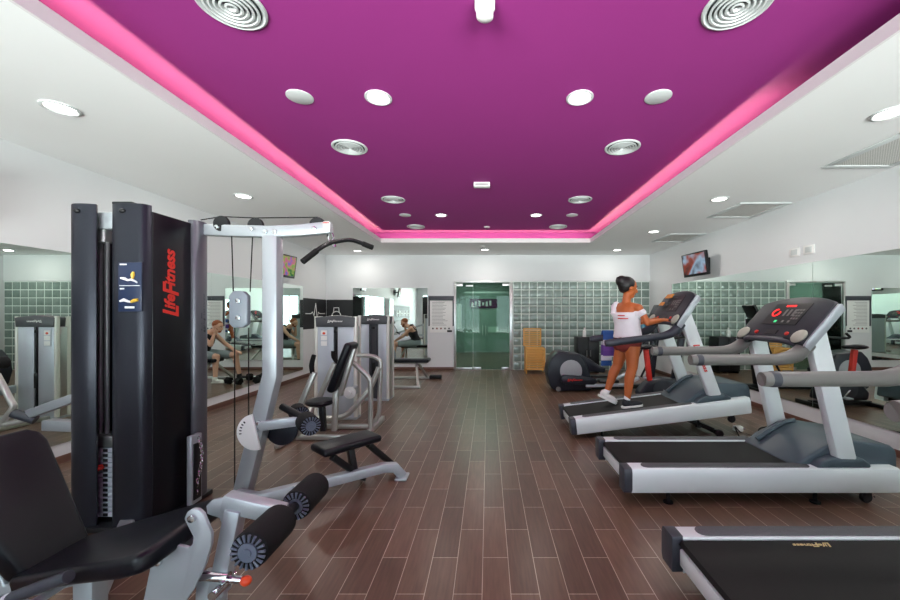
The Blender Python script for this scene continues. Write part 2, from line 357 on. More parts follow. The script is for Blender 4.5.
# walls
struct('wall_left', MB().bb(XL-T, XL, YF-T, YB+T, 0, ZC), 'wall')
struct('wall_right', MB().bb(XR, XR+T, YF-T, YB+T, 0, ZC), 'wall')
DX0, DX1, DZ = -0.80, 0.56, 2.18
BX0 = 0.63
mb = MB(); mb.bb(XL, DX0-0.05, YB, YB+T, 0, ZC); mb.bb(DX0-0.05, XR, YB, YB+T, DZ+0.03, ZC); struct('wall_back', mb, 'wall')
mb = MB(); mb.bb(BX0-0.02, XR, YB+0.02, YB+T, 0, DZ+0.03); wb = struct('wall_back_glass_block', mb, 'grout')
mb = MB(); nx = 17; pw = (XR-BX0)/nx; nzr = 11; pz = 0.2
for i in range(nx):
    for j in range(nzr):
        mb.box((BX0+pw*(i+0.5), YB+0.018, pz*(j+0.5)), (pw-0.022, 0.010, pz-0.022), 0.003, None, 2)
struct('glass_block', mb, 'block', wb)
wins = [(-3.75, -2.4), (-2.15, -0.45), (0.45, 2.35), (2.75, 3.85)]; WZ0, WZ1 = 0.25, 2.45
mb = MB(); mb.bb(XL, XR, YF-T, YF, 0, WZ0); mb.bb(XL, XR, YF-T, YF, WZ1, ZC)
e = [XL]+[v for w in wins for v in w]+[XR]
for i in range(0, len(e), 2): mb.bb(e[i], e[i+1], YF-T, YF, WZ0, WZ1)
struct('wall_front', mb, 'wall')
for i, (a, b) in enumerate(wins):
    mb = MB()
    for x in (a+0.02, (a+b)/2, b-0.02): mb.bb(x-0.025, x+0.025, YF-0.09, YF-0.02, WZ0, WZ1)
    mb.bb(a, b, YF-0.09, YF-0.02, WZ0, WZ0+0.05); mb.bb(a, b, YF-0.09, YF-0.02, WZ1-0.05, WZ1)
    w = struct('window_%d' % (i+1), mb, 'white'); struct('window_pane', MB().bb(a+0.02, b-0.02, YF-0.06, YF-0.054, WZ0+0.03, WZ1-0.03), 'pane', w)
# skirtings
struct('baseboard_left', MB().bb(XL, XL+0.012, YF, YB, 0, 0.075, 0.003), 'skirt')
struct('baseboard_right', MB().bb(XR-0.012, XR, YF, YB, 0, 0.075, 0.003), 'skirt')
struct('baseboard_back', MB().bb(XL+0.012, DX0-0.05, YB-0.012, YB, 0, 0.075, 0.003), 'skirt')
# door frame and leaves
mb = MB(); mb.bb(DX0-0.05, DX0, YB-0.02, YB+T, 0, DZ, 0.006); mb.bb(DX1-0.02, BX0-0.015, YB-0.02, YB+T, 0, DZ, 0.006); mb.bb(DX0-0.05, BX0-0.015, YB-0.02, YB+T, DZ, DZ+0.04, 0.006)
dr = struct('door_1', mb, 'steel')
sx = P(473, 0, YB).x
struct('door_side_panel', MB().bb(DX0+0.01, sx-0.004, YB+0.03, YB+0.042, 0.01, DZ-0.01), 'glass', dr)
struct('door_leaf', MB().bb(sx+0.004, DX1-0.03, YB+0.03, YB+0.042, 0.01, DZ-0.01), 'glass', dr)
mb = MB()
for a, b, z0, z1 in ((DX0+0.01, sx-0.02, 0.005, 0.06), (sx+0.0, sx+0.2, 0.005, 0.07), (DX1-0.22, DX1-0.03, 0.005, 0.07), (DX0+0.01, DX0+0.17, DZ-0.09, DZ-0.02), (sx-0.18, sx, DZ-0.1, DZ-0.06), (DX1-0.2, DX1-0.03, DZ-0.08, DZ-0.02)):
    mb.bb(a, b, YB+0.02, YB+0.052, z0, z1, 0.004)
struct('door_patch_fitting', mb, 'steel', dr)
# corridor beyond the door
CY = 13.5
mb = MB(); mb.bb(-2.0, -1.9, YB+T, CY+0.1, 0, 2.6); mb.bb(1.7, 1.8, YB+T, CY+0.1, 0, 2.6); mb.bb(-1.9, -0.85, CY, CY+0.1, 0, 2.6); mb.bb(0.75, 1.7, CY, CY+0.1, 0, 2.6); mb.bb(-0.85, 0.75, CY, CY+0.1, 2.2, 2.6)
struct('wall_corridor', mb, 'corr')
struct('ceiling_corridor', MB().bb(-2.0, 1.8, YB+T, CY+0.1, 2.6, 2.65), 'ceil')
mb = MB(); mb.bb(-0.85, 0.75, CY+0.02, CY+0.04, 0, 2.2); d2 = struct('door_2', mb, 'frost')
mb = MB()
for x in (-0.19, -0.08): mb.cyl((x, CY-0.05, 0.62), (x, CY-0.05, 0.98), 0.014, 10)
struct('door_handle', mb, 'white', d2)
struct('door_frame', MB().bb(-0.85, 0.75, CY-0.01, CY+0.02, 2.13, 2.19).bb(-0.03, -0.02, CY+0.0, CY+0.02, 0, 2.13).bb(-0.85, 0.75, CY, CY+0.02, 0, 0.05), 'steel', d2)
sgn = thing('wall_sign', 'purple sign with white motifs seen through the glass door', 'sign', (-0.15, CY-0.03, 1.6))
obj('sign_board', MB().bb(-0.66, 0.34, CY-0.035, CY-0.015, 1.60, 1.93, 0.004), 'posterp', sgn)
mb = MB()
for k in range(6): mb.bb(-0.6+k*0.13, -0.53+k*0.13, CY-0.042, CY-0.035, 1.66+0.03*(k % 2), 1.80+0.03*(k % 3))
mb.bb(-0.62, -0.40, CY-0.042, CY-0.035, 1.62, 1.66)
obj('sign_motif', mb, 'paper', sgn)
tag(obj('notice_card', MB().bb(0.0, 0.36, CY-0.02, CY-0.012, 0.72, 0.93), 'card'), 'pale green card on the inner corridor door beside its handles', 'card')
struct('window_corridor', MB().bb(-1.15, -0.95, CY-0.02, CY-0.005, 0.85, 1.75), 'paper')

# ------------------------------------------------------------------ mirrors
ml = thing('wall_mirror', 'long frameless mirror along the left wall behind the multi gym', 'mirror', (XL, 5.5, 0.19))
obj('mirror_panel', MB().bb(XL+0.004, XL+0.010, 2.75, 5.45, 0.19, 2.0), 'mirror', ml); obj('mirror_panel', MB().bb(XL+0.004, XL+0.010, 5.452, 8.15, 0.19, 2.0), 'mirror', ml)
mr = thing('wall_mirror', 'long frameless mirror along the right wall behind the treadmills', 'mirror', (XR, 4.6, 0.25))
obj('mirror_panel', MB().bb(XR-0.010, XR-0.004, 4.645, 8.2, 0.25, 2.05), 'mirror', mr); obj('mirror_panel', MB().bb(XR-0.010, XR-0.004, 0.9, 4.64, 0.25, 2.05), 'mirror', mr)
tag(obj('wall_mirror', MB().bb(P(353, 0, YB).x, P(427.5, 0, YB).x, YB-0.012, YB-0.004, 0.25, 2.04), 'mirror'), 'tall mirror on the back wall left of the notice board', 'mirror')

# ------------------------------------------------------------------ wall things
def black_art(name, quad_fn, w, h, label, motif):
    t = thing(name, label, 'wall panel', quad_fn(w/2, 0, 0))
    obj('panel', MB().prism([(0, 0), (w, 0), (w, h), (0, h)], quad_fn, 0.001, 0.008), 'blackart', t)
    mb = MB()
    if motif == 'pulse':
        pts = [(0.08, .5), (.3, .5), (.36, .56), (.42, .42), (.5, .85), (.56, .35), (.62, .55), (.68, .5), (.92, .5)]
        mb.tube([quad_fn(u*w, v*h, 0.010) for u, v in pts], 0.010, 6)
    elif motif == 'kettlebell':
        for c0 in ((.35,) if w < 1.2 else [k*0.75/w+0.2 for k in range(int(w/0.75))]):
            cx = c0*w
            mb.tube([quad_fn(cx+0.11*math.cos(a), h*.42+0.11*math.sin(a), 0.010) for a in [k*PI/8 for k in range(17)]], 0.012, 6)
            mb.tube([quad_fn(cx+x, h*.42+y, 0.010) for x, y in ((-.07, .09), (-.06, .2), (.06, .2), (.07, .09))], 0.012, 6)
    else:
        for k in range(int(w/0.7)):
            cx = 0.35+k*0.7; R = 1 if k % 2 else -1
            mb.prism([(cx-.2, h*.5-.02), (cx+.2, h*.5-.02), (cx+.2, h*.5+.02), (cx-.2, h*.5+.02)], quad_fn, 0.008, 0.012)
            for s in (-1, 1):
                for q, hh in ((.2, .15), (.25, .1)): mb.prism([(cx+s*q-.025, h*.5-hh), (cx+s*q+.025, h*.5-hh), (cx+s*q+.025, h*.5+hh), (cx+s*q-.025, h*.5+hh)], quad_fn, 0.008, 0.013)
    obj('motif', mb, 'paper', t, 'white line drawing')
    return t
Z0, Z1 = 1.06, 1.75
black_art('wall_art_panel', lambda u, v, a: V((XL+a, 8.17+u, Z0+v)), 1.15, Z1-Z0, 'black panel with a white heartbeat line on the left wall', 'pulse')
black_art('wall_art_panel', lambda u, v, a: V((XL+0.012+u, YB-a, Z0+v)), 0.70, Z1-Z0, 'black panel with a white kettlebell drawing at the back wall corner', 'kettlebell')
black_art('wall_art_panel', lambda u, v, a: V((XL+a, -0.6+u, Z0+v)), 3.2, Z1-Z0, 'black panel with white dumbbell drawings, seen only in the back mirror', 'dumbbell')

def notice():
    t = thing('notice_board', 'white notice sheet in a dark holder beside the glass door', 'notice board', P(441, 332, 9.3))
    a, b = P(428.6, 0, YB).x, P(454, 0, YB).x; zt = P(0, 296, YB).z; z1 = P(0, 300.5, YB).z; z0 = P(0, 332.5, YB).z
    obj('header', MB().bb(a, b, YB-0.03, YB-0.002, z1, zt, 0.004), 'dgrey', t)
    obj('side_rail', MB().bb(a, a+0.035, YB-0.02, YB-0.002, P(0, 326, YB).z, z1), 'dgrey', t); obj('side_rail', MB().bb(b-0.035, b, YB-0.02, YB-0.002, P(0, 326, YB).z, z1), 'dgrey', t)
    sh = obj('sheet', MB().bb(a+0.035, b-0.035, YB-0.014, YB-0.004, z0, z1), 'paper', t)
    mb = MB(); hh = z1-z0
    for k in range(17):
        z = z1-0.05-k*0.035; w = random.uniform(0.6, 0.95)*(b-a-0.2)
        mb.bb(a+0.09, a+0.09+w, YB-0.0155, YB-0.014, z-0.006, z+0.004)
    obj('text_lines', mb, 'ink', sh)
    for k in range(5): obj('pictogram', MB().lathe([(0, 0), (0.022, 0), (0.022, 0.002), (0, 0.002)], (a+0.11+k*0.1, YB-0.014, z0+0.10), (0, -1, 0), 14), 'maroon' if k in (1, 2) else 'dgrey', sh)
    obj('corner_mark', MB().bb(b-0.17, b-0.05, YB-0.017, YB-0.014, z0+0.01, z0+0.06), 'black', sh)
notice()
for k, (y0, nm) in enumerate(((4.84, 'farther'), (4.62, 'nearer'))):
    t = thing('wall_socket_plate', 'white square plate above the right mirror, %s of the pair' % nm, 'wall plate', (XR, y0+0.08, 2.16), 'white plates above the right mirror')
    obj('plate', MB().bb(XR-0.014, XR-0.001, y0, y0+0.16, 2.16, 2.27, 0.004), 'white', t)
    obj('insert', MB().bb(XR-0.018, XR-0.013, y0+0.03, y0+0.13, 2.18, 2.25, 0.003), 'vent', t)

def tv(c, ang, tilt, screen, label, side):
    t = thing('wall_television', label, 'television', c)
    R = Matrix.Rotation(ang, 3, 'Z') @ Matrix.Rotation(tilt, 3, 'X')
    def L(p): return V(c)+R @ V(p)
    o = obj('bezel', MB().box(c, (0.66, 0.05, 0.43), 0.008, R), 'black', t)
    s = MB().box(L((0, -0.0265, 0.01)), (0.60, 0.003, 0.36), 0, R)
    obj('screen', s, screen, t)
    mb = MB(); mb.box(L((0, 0.04, 0)), (0.2, 0.04, 0.2), 0.005, R); wx = XR if side > 0 else XL
    mb.bar([L((0, 0.05, 0)), V((wx-side*0.02, L((0, 0.2, 0)).y, c[2]))], 0.05, 0.05, (0, 0, 1)); mb.bb(wx-side*0.03, wx-side*0.001, L((0, .2, 0)).y-0.09, L((0, .2, 0)).y+0.09, c[2]-0.12, c[2]+0.12, 0.004)
    obj('bracket', mb, 'black', t)
tv((3.79, 6.86, 2.31), -PI/2+0.12, 0.14, M['tv1'], 'flat television with a warm picture high on the right wall', 1)
tv((-3.84, 7.05, 2.31), PI/2-0.12, 0.14, M['tv2'], 'flat television with a green picture high on the left wall, behind the multi gym post', -1)
tv((-3.84, 2.4, 2.31), PI/2-0.12, 0.14, M['tv2'], 'flat television on the left wall, seen small in the back mirror', -1)

# ------------------------------------------------------------------ ceiling fixtures
def downlight(x, y, z, label, pw=9, grp='recessed ceiling downlights', r=0.105):
    t = thing('recessed_downlight', label, 'ceiling light', (x, y, z), grp)
    obj('trim_ring', MB().lathe([(r, 0), (r, -0.008), (r*0.86, -0.012), (r*0.76, -0.004), (r*0.76, 0)], (x, y, z), (0, 0, 1), 28), 'vent', t)
    obj('lens', MB().lathe([(0, -0.003), (r*0.77, -0.003), (r*0.77, -0.001), (0, -0.001)], (x, y, z), (0, 0, 1), 28), 'lamp', t)
    l = bpy.data.lights.new('downlight_lamp', 'AREA'); l.shape = 'DISK'; l.size = 0.14; l.energy = pw; l.color = (1.0, 0.95, 0.88)
    lo = bpy.data.objects.new('downlight_lamp', l); COL.objects.link(lo); lo.parent = t; lo.location = (0, 0, -0.014)
for x, y, w in ((-0.86, 2.94, 'purple ceiling, left of the nearest pair'), (0.72, 2.94, 'purple ceiling, right of the nearest pair'), (-0.81, 6.47, 'purple ceiling, left of the far pair'), (0.83, 6.47, 'purple ceiling, right of the far pair')):
    downlight(x, y, ZT, 'lit round downlight in the '+w, 10)
for x, y, w in ((-3.01, 2.64, 'left white ceiling nearest the camera'), (-3.02, 4.63, 'left white ceiling, above the multi gym'), (-3.02, 6.66, 'left white ceiling, third from the camera'), (-3.03, 8.7, 'left white ceiling, near the back corner'),
                (2.90, 2.71, 'right white ceiling nearest the camera'), (2.93, 4.75, 'right white ceiling beside the middle square vent'), (2.94, 6.65, 'right white ceiling beside the farthest square vent'), (2.96, 8.6, 'right white ceiling near the back corner'), (-0.07, 8.55, 'white ceiling strip in front of the glass door')):
    downlight(x, y, ZC, 'lit round downlight in the '+w, 9)
for i, (y, w) in enumerate(((2.06, 'nearest the camera'), (3.82, 'second from the camera'), (5.58, 'third from the camera'), (7.33, 'farthest from the camera'))):
    for x, s in ((-1.41, 'left'), (1.37, 'right')):
        t = thing('round_air_diffuser', 'round white slatted air diffuser on the %s of the purple ceiling, %s' % (s, w), 'air diffuser', (x, y, ZT), 'round air diffusers in the purple ceiling')
        R = 0.175
        obj('rim', MB().lathe([(R, 0), (R, -0.008), (R*0.93, -0.014), (R*0.84, -0.004), (R*0.84, 0)], (x, y, ZT), (0, 0, 1), 36), 'vent', t)
        obj('backing', MB().lathe([(0, -0.003), (R*0.84, -0.003), (R*0.84, -0.001), (0, -0.001)], (x, y, ZT), (0, 0, 1), 30), 'dark', t)
        for k in range(5):
            r0 = R*(0.76-0.15*k)
            obj('slat_ring', MB().lathe([(r0, -0.003), (r0+0.006, -0.017), (r0-0.006, -0.019), (r0-0.014, -0.003)], (x, y, ZT), (0, 0, 1), 32), 'vent', t)
for x, y, w in ((-1.47, 2.93, 'left of the nearest downlights'), (1.33, 2.93, 'right of the nearest downlights'), (-1.43, 6.47, 'left of the far downlights'), (1.45, 6.47, 'right of the far downlights')):
    tag(obj('ceiling_speaker', MB().lathe([(0, -0.012), (0.085, -0.012), (0.1, -0.006), (0.1, 0), (0, 0)], (x, y, ZT), (0, 0, 1), 30), 'vent'), 'plain round white ceiling speaker on the purple ceiling, '+w, 'speaker', 'round white speakers in the purple ceiling')
sd = thing('smoke_detector', 'white domed smoke detector at the top of the purple ceiling', 'smoke detector', (-0.017, 2.02, ZT))
obj('base', MB().lathe([(0, 0), (0.055, 0), (0.055, -0.05), (0.05, -0.06), (0, -0.06)], (-0.017, 2.02, ZT), (0, 0, 1), 26), 'white', sd)
obj('sensor_head', MB().lathe([(0.04, -0.06), (0.046, -0.075), (0.046, -0.095), (0.03, -0.105), (0, -0.108)], (-0.017, 2.02, ZT), (0, 0, 1), 26), 'white', sd)
em = thing('emergency_light', 'small white box emergency light on the purple ceiling', 'emergency light', (-0.08, 4.87, ZT))
obj('housing', MB().bb(-0.185, 0.025, 4.83, 4.92, ZT-0.055, ZT, 0.006), 'white', em); obj('lens', MB().bb(-0.165, 0.005, 4.826, 4.832, ZT-0.045, ZT-0.02), 'steel', em)
for x, y, z, w in ((-0.02, 7.35, ZT, 'far edge of the purple ceiling'), (-0.12, 8.1, ZC, 'white ceiling strip in front of the glass door')):
    t = thing('ceiling_sprinkler', 'small white sprinkler head on the '+w, 'sprinkler', (x, y, z))
    obj('rose', MB().lathe([(0, 0), (0.06, 0), (0.06, -0.01), (0.03, -0.02), (0, -0.02)], (x, y, z), (0, 0, 1), 18), 'white', t); obj('nozzle', MB().cyl((x, y, z-0.06), (x, y, z-0.018), 0.018, 12), 'chrome', t)
for (y0, y1, w) in ((2.95, 3.72, 'nearest the camera'), (4.9, 5.67, 'in the middle'), (6.82, 7.6, 'farthest from the camera')):
    x0, x1 = 3.30, 3.97
    t = thing('square_return_vent', 'square white framed vent in the right white ceiling, '+w, 'air vent', ((x0+x1)/2, (y0+y1)/2, ZC), 'square return vents in the right ceiling')
    fb = MB(); f = 0.07
    fb.bb(x0, x1, y0, y0+f, ZC-0.014, ZC, 0.004); fb.bb(x0, x1, y1-f, y1, ZC-0.014, ZC, 0.004); fb.bb(x0, x0+f, y0+f, y1-f, ZC-0.014, ZC, 0.004); fb.bb(x1-f, x1, y0+f, y1-f, ZC-0.014, ZC, 0.004)
    obj('vent_frame', fb, 'vent', t); obj('perforated_plate', MB().bb(x0+f, x1-f, y0+f, y1-f, ZC-0.006, ZC-0.001), 'gril', t)
# concealed cove light strips behind the fascia
def strip(x0, x1, y0, y1, e, label):
    t = tag(obj('cove_light_strip', MB().bb(min(x0, x1), max(x0, x1), y0, y1, ZC+0.021, ZC+0.036), 'white'), label, 'light strip')
    l = bpy.data.lights.new('cove_lamp', 'AREA'); l.shape = 'RECTANGLE'; l.size = abs(x1-x0); l.size_y = abs(y1-y0); l.energy = e; l.color = (0.72, 1.0, 0.40)
    lo = bpy.data.objects.new('cove_lamp', l); COL.objects.link(lo); lo.parent = t; lo.rotation_euler = (PI, 0, 0); lo.location = (0, 0, 0.018)
CE = 5.6
o_ = 0.030
strip(TL-o_-0.012, TL-o_, TF, TB+o_, CE*9.3, 'warm light strip hidden behind the left fascia of the purple ceiling')
strip(TR+o_, TR+o_+0.012, 2.85, TB+o_, CE*4.9, 'warm light strip hidden behind the right fascia of the purple ceiling')
strip(TL-o_+0.02, TR+o_-0.02, TB+o_, TB+o_+0.012, CE*4.4, 'warm light strip hidden behind the far fascia of the purple ceiling')
# ------------------------------------------------------------------ treadmills (local: x from rear to front, y from the near side to the far side)
W = 0.74
def make_treadmill():
    t = thing('treadmill', 'x', 'treadmill', (0, 0, 0), 'treadmills facing the right mirror')
    fx = lambda u, v, a: V((a, u, v))
    for s in (0, 1):
        poly = [(0.012, .095), (0, .125), (0, .245), (.008, .268), (.022, .276), (.115, .276), (.12, .27), (.12, .095)]
        if s: poly = [(W-u, v) for u, v in poly]
        r = obj('side_rail', MB().prism(poly, fx, 0.025, 2.0), 'rail', t)
        y0 = 0.022 if s == 0 else W-0.108; cp = []
        for k in range(9): a = PI/2+PI*k/8; cp.append((0.16+0.042*math.cos(a), y0+0.043+0.042*math.sin(a)))
        for k in range(9): a = -PI/2+PI*k/8; cp.append((1.33+0.042*math.cos(a), y0+0.043+0.042*math.sin(a)))
        obj('foot_strip', MB().prism(cp, lambda u, v, a: V((u, v, a)), 0.275, 0.281, 0.002), 'strip', r)
        poly2 = [(u*1.0-0.004 if not s else u+0.004, v) for u, v in poly]
        obj('end_cap', MB().prism([(min(max(u, -0.004), W+0.004), v+0.002) for u, v in poly2], fx, -0.03, 0.03, 0.012), 'dgrey', t)
        yl = 0.06 if s == 0 else W-0.06
        for x in (0.32, 1.42):
            obj('levelling_foot', MB().lathe([(0, 0), (0.035, 0), (0.035, 0.012), (0.014, 0.02), (0.012, 0.1), (0, 0.1)], (x, yl, 0), (0, 0, 1), 16), 'rubber', t)
        obj('wheel', MB().cyl((1.8, yl-0.016, 0.043), (1.8, yl+0.016, 0.043), 0.042, 18, 0.006).bb(1.775, 1.825, yl-0.022, yl-0.017, 0.04, 0.1), 'black', t)
    obj('belt', MB().prism([(0.0, .245), (0.012, .262), (0.05, .266), (1.5, .266), (1.5, .23), (0.012, .228)], lambda u, v, a: V((u, a, v)), 0.128, W-0.128), 'belt', t)
    obj('rear_crossbar', MB().bb(0.004, 0.05, 0.12, W-0.12, 0.135, 0.222, 0.008), 'rail', t)
    obj('underframe', MB().bb(0.2, 1.95, 0.13, 0.18, 0.10, 0.2).bb(0.2, 1.95, W-0.18, W-0.13, 0.10, 0.2).bb(0.3, 0.36, 0.13, W-0.13, 0.1, 0.2).bb(1.5, 1.95, 0.14, W-0.14, 0.07, 0.2), 'black', t)
    hd = obj('motor_hood', MB().prism([(1.27, .268), (1.34, .30), (1.46, .375), (1.58, .44), (1.70, .462), (2.02, .415), (2.06, .385), (2.07, .34), (2.07, .15), (1.27, .15)], lambda u, v, a: V((u, a, v)), 0.085, W-0.085, 0.02, 3), 'hood', t)
    for s in (0, 1):
        yy = (0.015, 0.13) if s == 0 else (W-0.13, W-0.015)
        obj('hood_lobe', MB().prism([(1.40, .274), (1.44, .32), (1.52, .35), (1.74, .345), (1.8, .30), (1.8, .274)], lambda u, v, a: V((u, a, v)), yy[0], yy[1], 0.015, 3), 'hood', hd)
    mb = MB(); pts = [(1.36, .16), (1.45, .30), (1.56, .37), (1.66, .40)]
    mb.tube([(x, y, 0) for x, y in []] or [(1.33, W-.2, .315), (1.46, W-.19, .395), (1.58, W-.18, .455), (1.68, W-.17, .472)], 0.02, 8, 4)
    obj('hood_ridge', mb, 'hood', hd)
    for s in (0, 1):
        y = 0.055 if s == 0 else W-0.055
        p = obj('upright', MB().bar([(1.645, y, 0.272), (1.405, y, 1.29)], 0.075, 0.145, (0, 1, 0), 0.022), 'rail', t)
        if s: obj('collar', MB().bar([(1.63, y, 0.35), (1.612, y, 0.42)], 0.083, 0.153, (0, 1, 0), 0.02), 'steel', p)
    # console: v runs up its face from the lower edge, w away from the user
    B0, Uv = V((1.285, 0, 1.215)), V((0.285, 0, 0.33)).normalized(); Nv = V((-Uv.z, 0, Uv.x))
    con = lambda v, y, w: B0+Uv*v+V((0, y, 0))+Nv*w
    out = [(0.006, -0.03), (0.0, 0.02), (0.0, .365), (0.03, .395), (.12, .425), (.22, .445), (.37, .455), (.52, .445), (.62, .425), (.71, .395), (W, .365), (W, .02), (W-.006, -.03), (W-.10, -.02), (W-.17, .015), (.17, .015), (.10, -.02)]
    c = obj('console', MB().prism(out, lambda u, v, a: con(v, u, a), -0.08, 0.0, 0.018, 3), 'console', t)
    for s in (-1, 1):
        y0 = -0.012 if s < 0 else W-0.006
        obj('console_side', MB().prism([(-.03, -.078), (-.03, -.02), (.02, -.012), (.37, -.012), (.385, -.03), (.37, -.078)], lambda u, v, a: con(u, a, v), y0, y0+0.018, 0.004), 'frame', c)
        yc = 0.065 if s < 0 else W-0.065
        obj('cup_disc', MB().ell(con(0.035, yc, 0.006), (0.062, 0.062, 0.022), Matrix((Uv, V((0, 1, 0)), Nv)).transposed()), 'cupm', c)
    obj('display', MB().prism([(.19, .145), (.555, .145), (.555, .37), (.19, .37)], lambda u, v, a: con(v, u, a), 0.0, 0.004), 'black', c)
    def rect(y0, y1, v0, v1, w0=0.004, w1=0.006): return MB().prism([(y0, v0), (y1, v0), (y1, v1), (y0, v1)], lambda u, v, a: con(v, u, a), w0, w1)
    obj('red_readout', rect(.33, .43, .335, .352), 'redled', c, 'red lit readout')
    obj('red_readout', MB().tube([con(.27+.036*math.cos(a), .48+.036*math.sin(a), .005) for a in [k*PI/10 for k in range(17)]], 0.006, 6), 'redled', c, 'red lit ring')
    for k in range(3): obj('key', rect(.375-.045*k, .397-.045*k, .235, .305), 'grip', c)
    for k in range(3):
        for j in range(4): obj('key', rect(.215+.026*k, .233+.026*k, .20+.03*j, .218+.03*j), 'grip', c)
    for k in range(2): obj('key', rect(.33-.06*k, .352-.06*k, .165, .188), 'grip', c)
    obj('start_key', rect(.405, .432, .165, .188), 'greenled', c, 'green start key')
    rect2 = rect
    for y in (.20, .53):
        obj('stop_button', MB().lathe([(0, 0), (.018, 0), (.015, .010), (0, .012)], con(.055, y, 0), Nv, 16), 'red', c)
    obj('key_slot', rect(.31, .43, .04, .085, 0.0, 0.004), 'black', c)
    for s in (0, 1):
        y = 0.045 if s == 0 else W-0.045
        hr = obj('handrail', MB().tube([(.50, y, 1.07), (.52, y, 1.07), (1.02, y, 1.072), (1.16, y, 1.078), (1.27, y, 1.11), (1.36, y, 1.19)], [.030, .041, .041, .045, .055, .05], 16, 3), 'grip', t)
        obj('grip_cap', MB().tube([(.485, y, 1.07), (.497, y, 1.07), (.53, y, 1.07), (.56, y, 1.07)], [.02, .036, .0435, .0425], 16), 'dgrey', hr)
    obj('crossbar', MB().tube([(1.33, .07, 1.16), (1.27, .16, 1.20), (1.25, W/2, 1.205), (1.27, W-.16, 1.20), (1.33, W-.07, 1.16)], 0.02, 10, 5), 'dgrey', t)
    obj('tray', MB().box((1.36, W/2, 1.205), (0.16, 0.34, 0.05), 0.02), 'dgrey', t)
    return t
tm = make_treadmill()
tm.location = (1.03, 2.75, 0); tm['label'] = 'level treadmill in the middle of the row with a lit red display'
t3 = copy_tree(tm); t3.location = (0.97, 1.29, 0); t3['label'] = 'nearest treadmill at the bottom right, cut off by the frame'
t1 = copy_tree(tm); t1.location = (0.985, 4.2, -0.045); t1.rotation_euler = (0, -math.radians(7), 0); t1['label'] = 'tilted treadmill with the woman on it'
def pt(name, mb, m, parent, label=None):                     # part given in the treadmill's own coordinates
    me = bpy.data.meshes.new(name); mb.bm.to_mesh(me); mb.bm.free(); me.materials.append(M[m])
    o = bpy.data.objects.new(name, me); COL.objects.link(o); o.parent = parent
    if label: o['label'] = label
    return o
dv = V((-0.24, 0, 1.018)).normalized()
pt('brand_lettering', text_mb('LifeFitness', mx4(-dv, V((0, 1, 0)).cross(dv), (1.517, 0.0145, 0.78)), fit=(0.34, 0.07), bold=0.004), 'red', t1, 'red lettering')
pt('brand_lettering', text_mb('LifeFitness', mx4((-1, 0, 0), (0, -1, 0), (0.64, 0.575, 0.2675)), fit=(0.19, 0.032), bold=0.003), 'gold', t3, 'gold lettering')
bpy.context.view_layer.update(); inv1 = (Matrix.Translation(t1.location) @ t1.rotation_euler.to_matrix().to_4x4()).inverted()
lf = MB()
for y in (4.36, 4.74): lf.bar([(2.28, y, .20), (2.62, y, .06)], .04, .05)
lf.bar([(2.62, 4.30, .055), (2.62, 4.80, .055)], .04, .05, (1, 0, 0)); lf.bar([(2.28, 4.34, .21), (2.28, 4.76, .21)], .05, .05, (1, 0, 0))
for y in (4.28, 4.82): lf.cyl((2.64, y-.02, .045), (2.64, y+.02, .045), .044, 16, .006)
lf.bm.transform(inv1); pt('lift_frame', lf, 'black', t1)
pt('console_marks', MB().box((1.485, 0.5, 1.505), (0.06, 0.16, 0.012), 0.003, Matrix.Rotation(-0.79, 3, 'Y')).box((1.40, 0.55, 1.42), (0.05, 0.1, 0.012), 0.003, Matrix.Rotation(-0.79, 3, 'Y')), 'amber', t1, 'amber markings')
cd = MB().tube([P(874, 497, 2.9), P(880, 505, 2.82), P(893, 513, 2.78), V((3.35, 2.76, 0.012)), V((3.9, 2.9, 0.012))], 0.007, 8, 6)
obj('power_cord', cd, 'rubber', tm)
cd = MB().tube([V((2.75, 4.05, 0.012)), P(735, 427, 4.4), P(742, 433, 4.45), V((3.1, 4.3, .012)), V((3.35, 4.6, 0.012)), V((3.8, 4.7, 0.012))], 0.007, 8, 6)
cord_bm = cd
ad = thing('power_adapter', 'small white plug adapter lying on the floor between two treadmills', 'adapter', P(738, 431, 4.5))
p = P(738, 431, 4.5); p.z = 0.035
obj('body', MB().box(p, (0.1, 0.06, 0.06), 0.012), 'white', ad); obj('cord', cord_bm, 'rubber', ad); obj('plug_pin', MB().cyl(p+V((.05, -.012, 0)), p+V((.08, -.012, 0)), .006, 8).cyl(p+V((.05, .012, 0)), p+V((.08, .012, 0)), .006, 8), 'chrome', ad)

for ch in t1.children:
    if ch.name.startswith('handrail'):
        ch.material_slots[0].link = 'OBJECT'; ch.material_slots[0].material = M['slate']
for ch in t1.children:
    if ch.name.startswith('console'):
        for q in ch.children:
            if q.name.startswith(('red_readout', 'start_key')):
                q.material_slots[0].link = 'OBJECT'; q.material_slots[0].material = M['dgrey']; del q['label']
# ------------------------------------------------------------------ multi gym
mg = thing('multi_gym', 'large black and silver multi gym tower with leg extension seat and pulldown arm', 'gym machine', (-2.2, 2.6, 0))
XY = lambda u, v, a: V((u, v, a))
def shroud(pts, z0, z1, name, m='shroud', th=0.025):
    pts = [V((x, y, 0)) for x, y in pts]; q = []
    for i in range(len(pts)-1):
        p0 = pts[max(i-1, 0)]; p1 = pts[i]; p2 = pts[i+1]; p3 = pts[min(i+2, len(pts)-1)]
        for k in range(5):
            u = k/5; q.append(0.5*((2*p1)+(p2-p0)*u+(2*p0-5*p1+4*p2-p3)*u*u+(3*p1-p0-3*p2+p3)*u**3))
    q.append(pts[-1]); inn = []
    for i, p in enumerate(q):
        d = (q[min(i+1, len(q)-1)]-q[max(i-1, 0)]).normalized(); inn.append(p+V((-d.y, d.x, 0))*th)
    return obj(name, MB().prism([(p.x, p.y) for p in q]+[(p.x, p.y) for p in reversed(inn)], XY, z0, z1, 0.004), m, mg)
ZT_ = 2.13
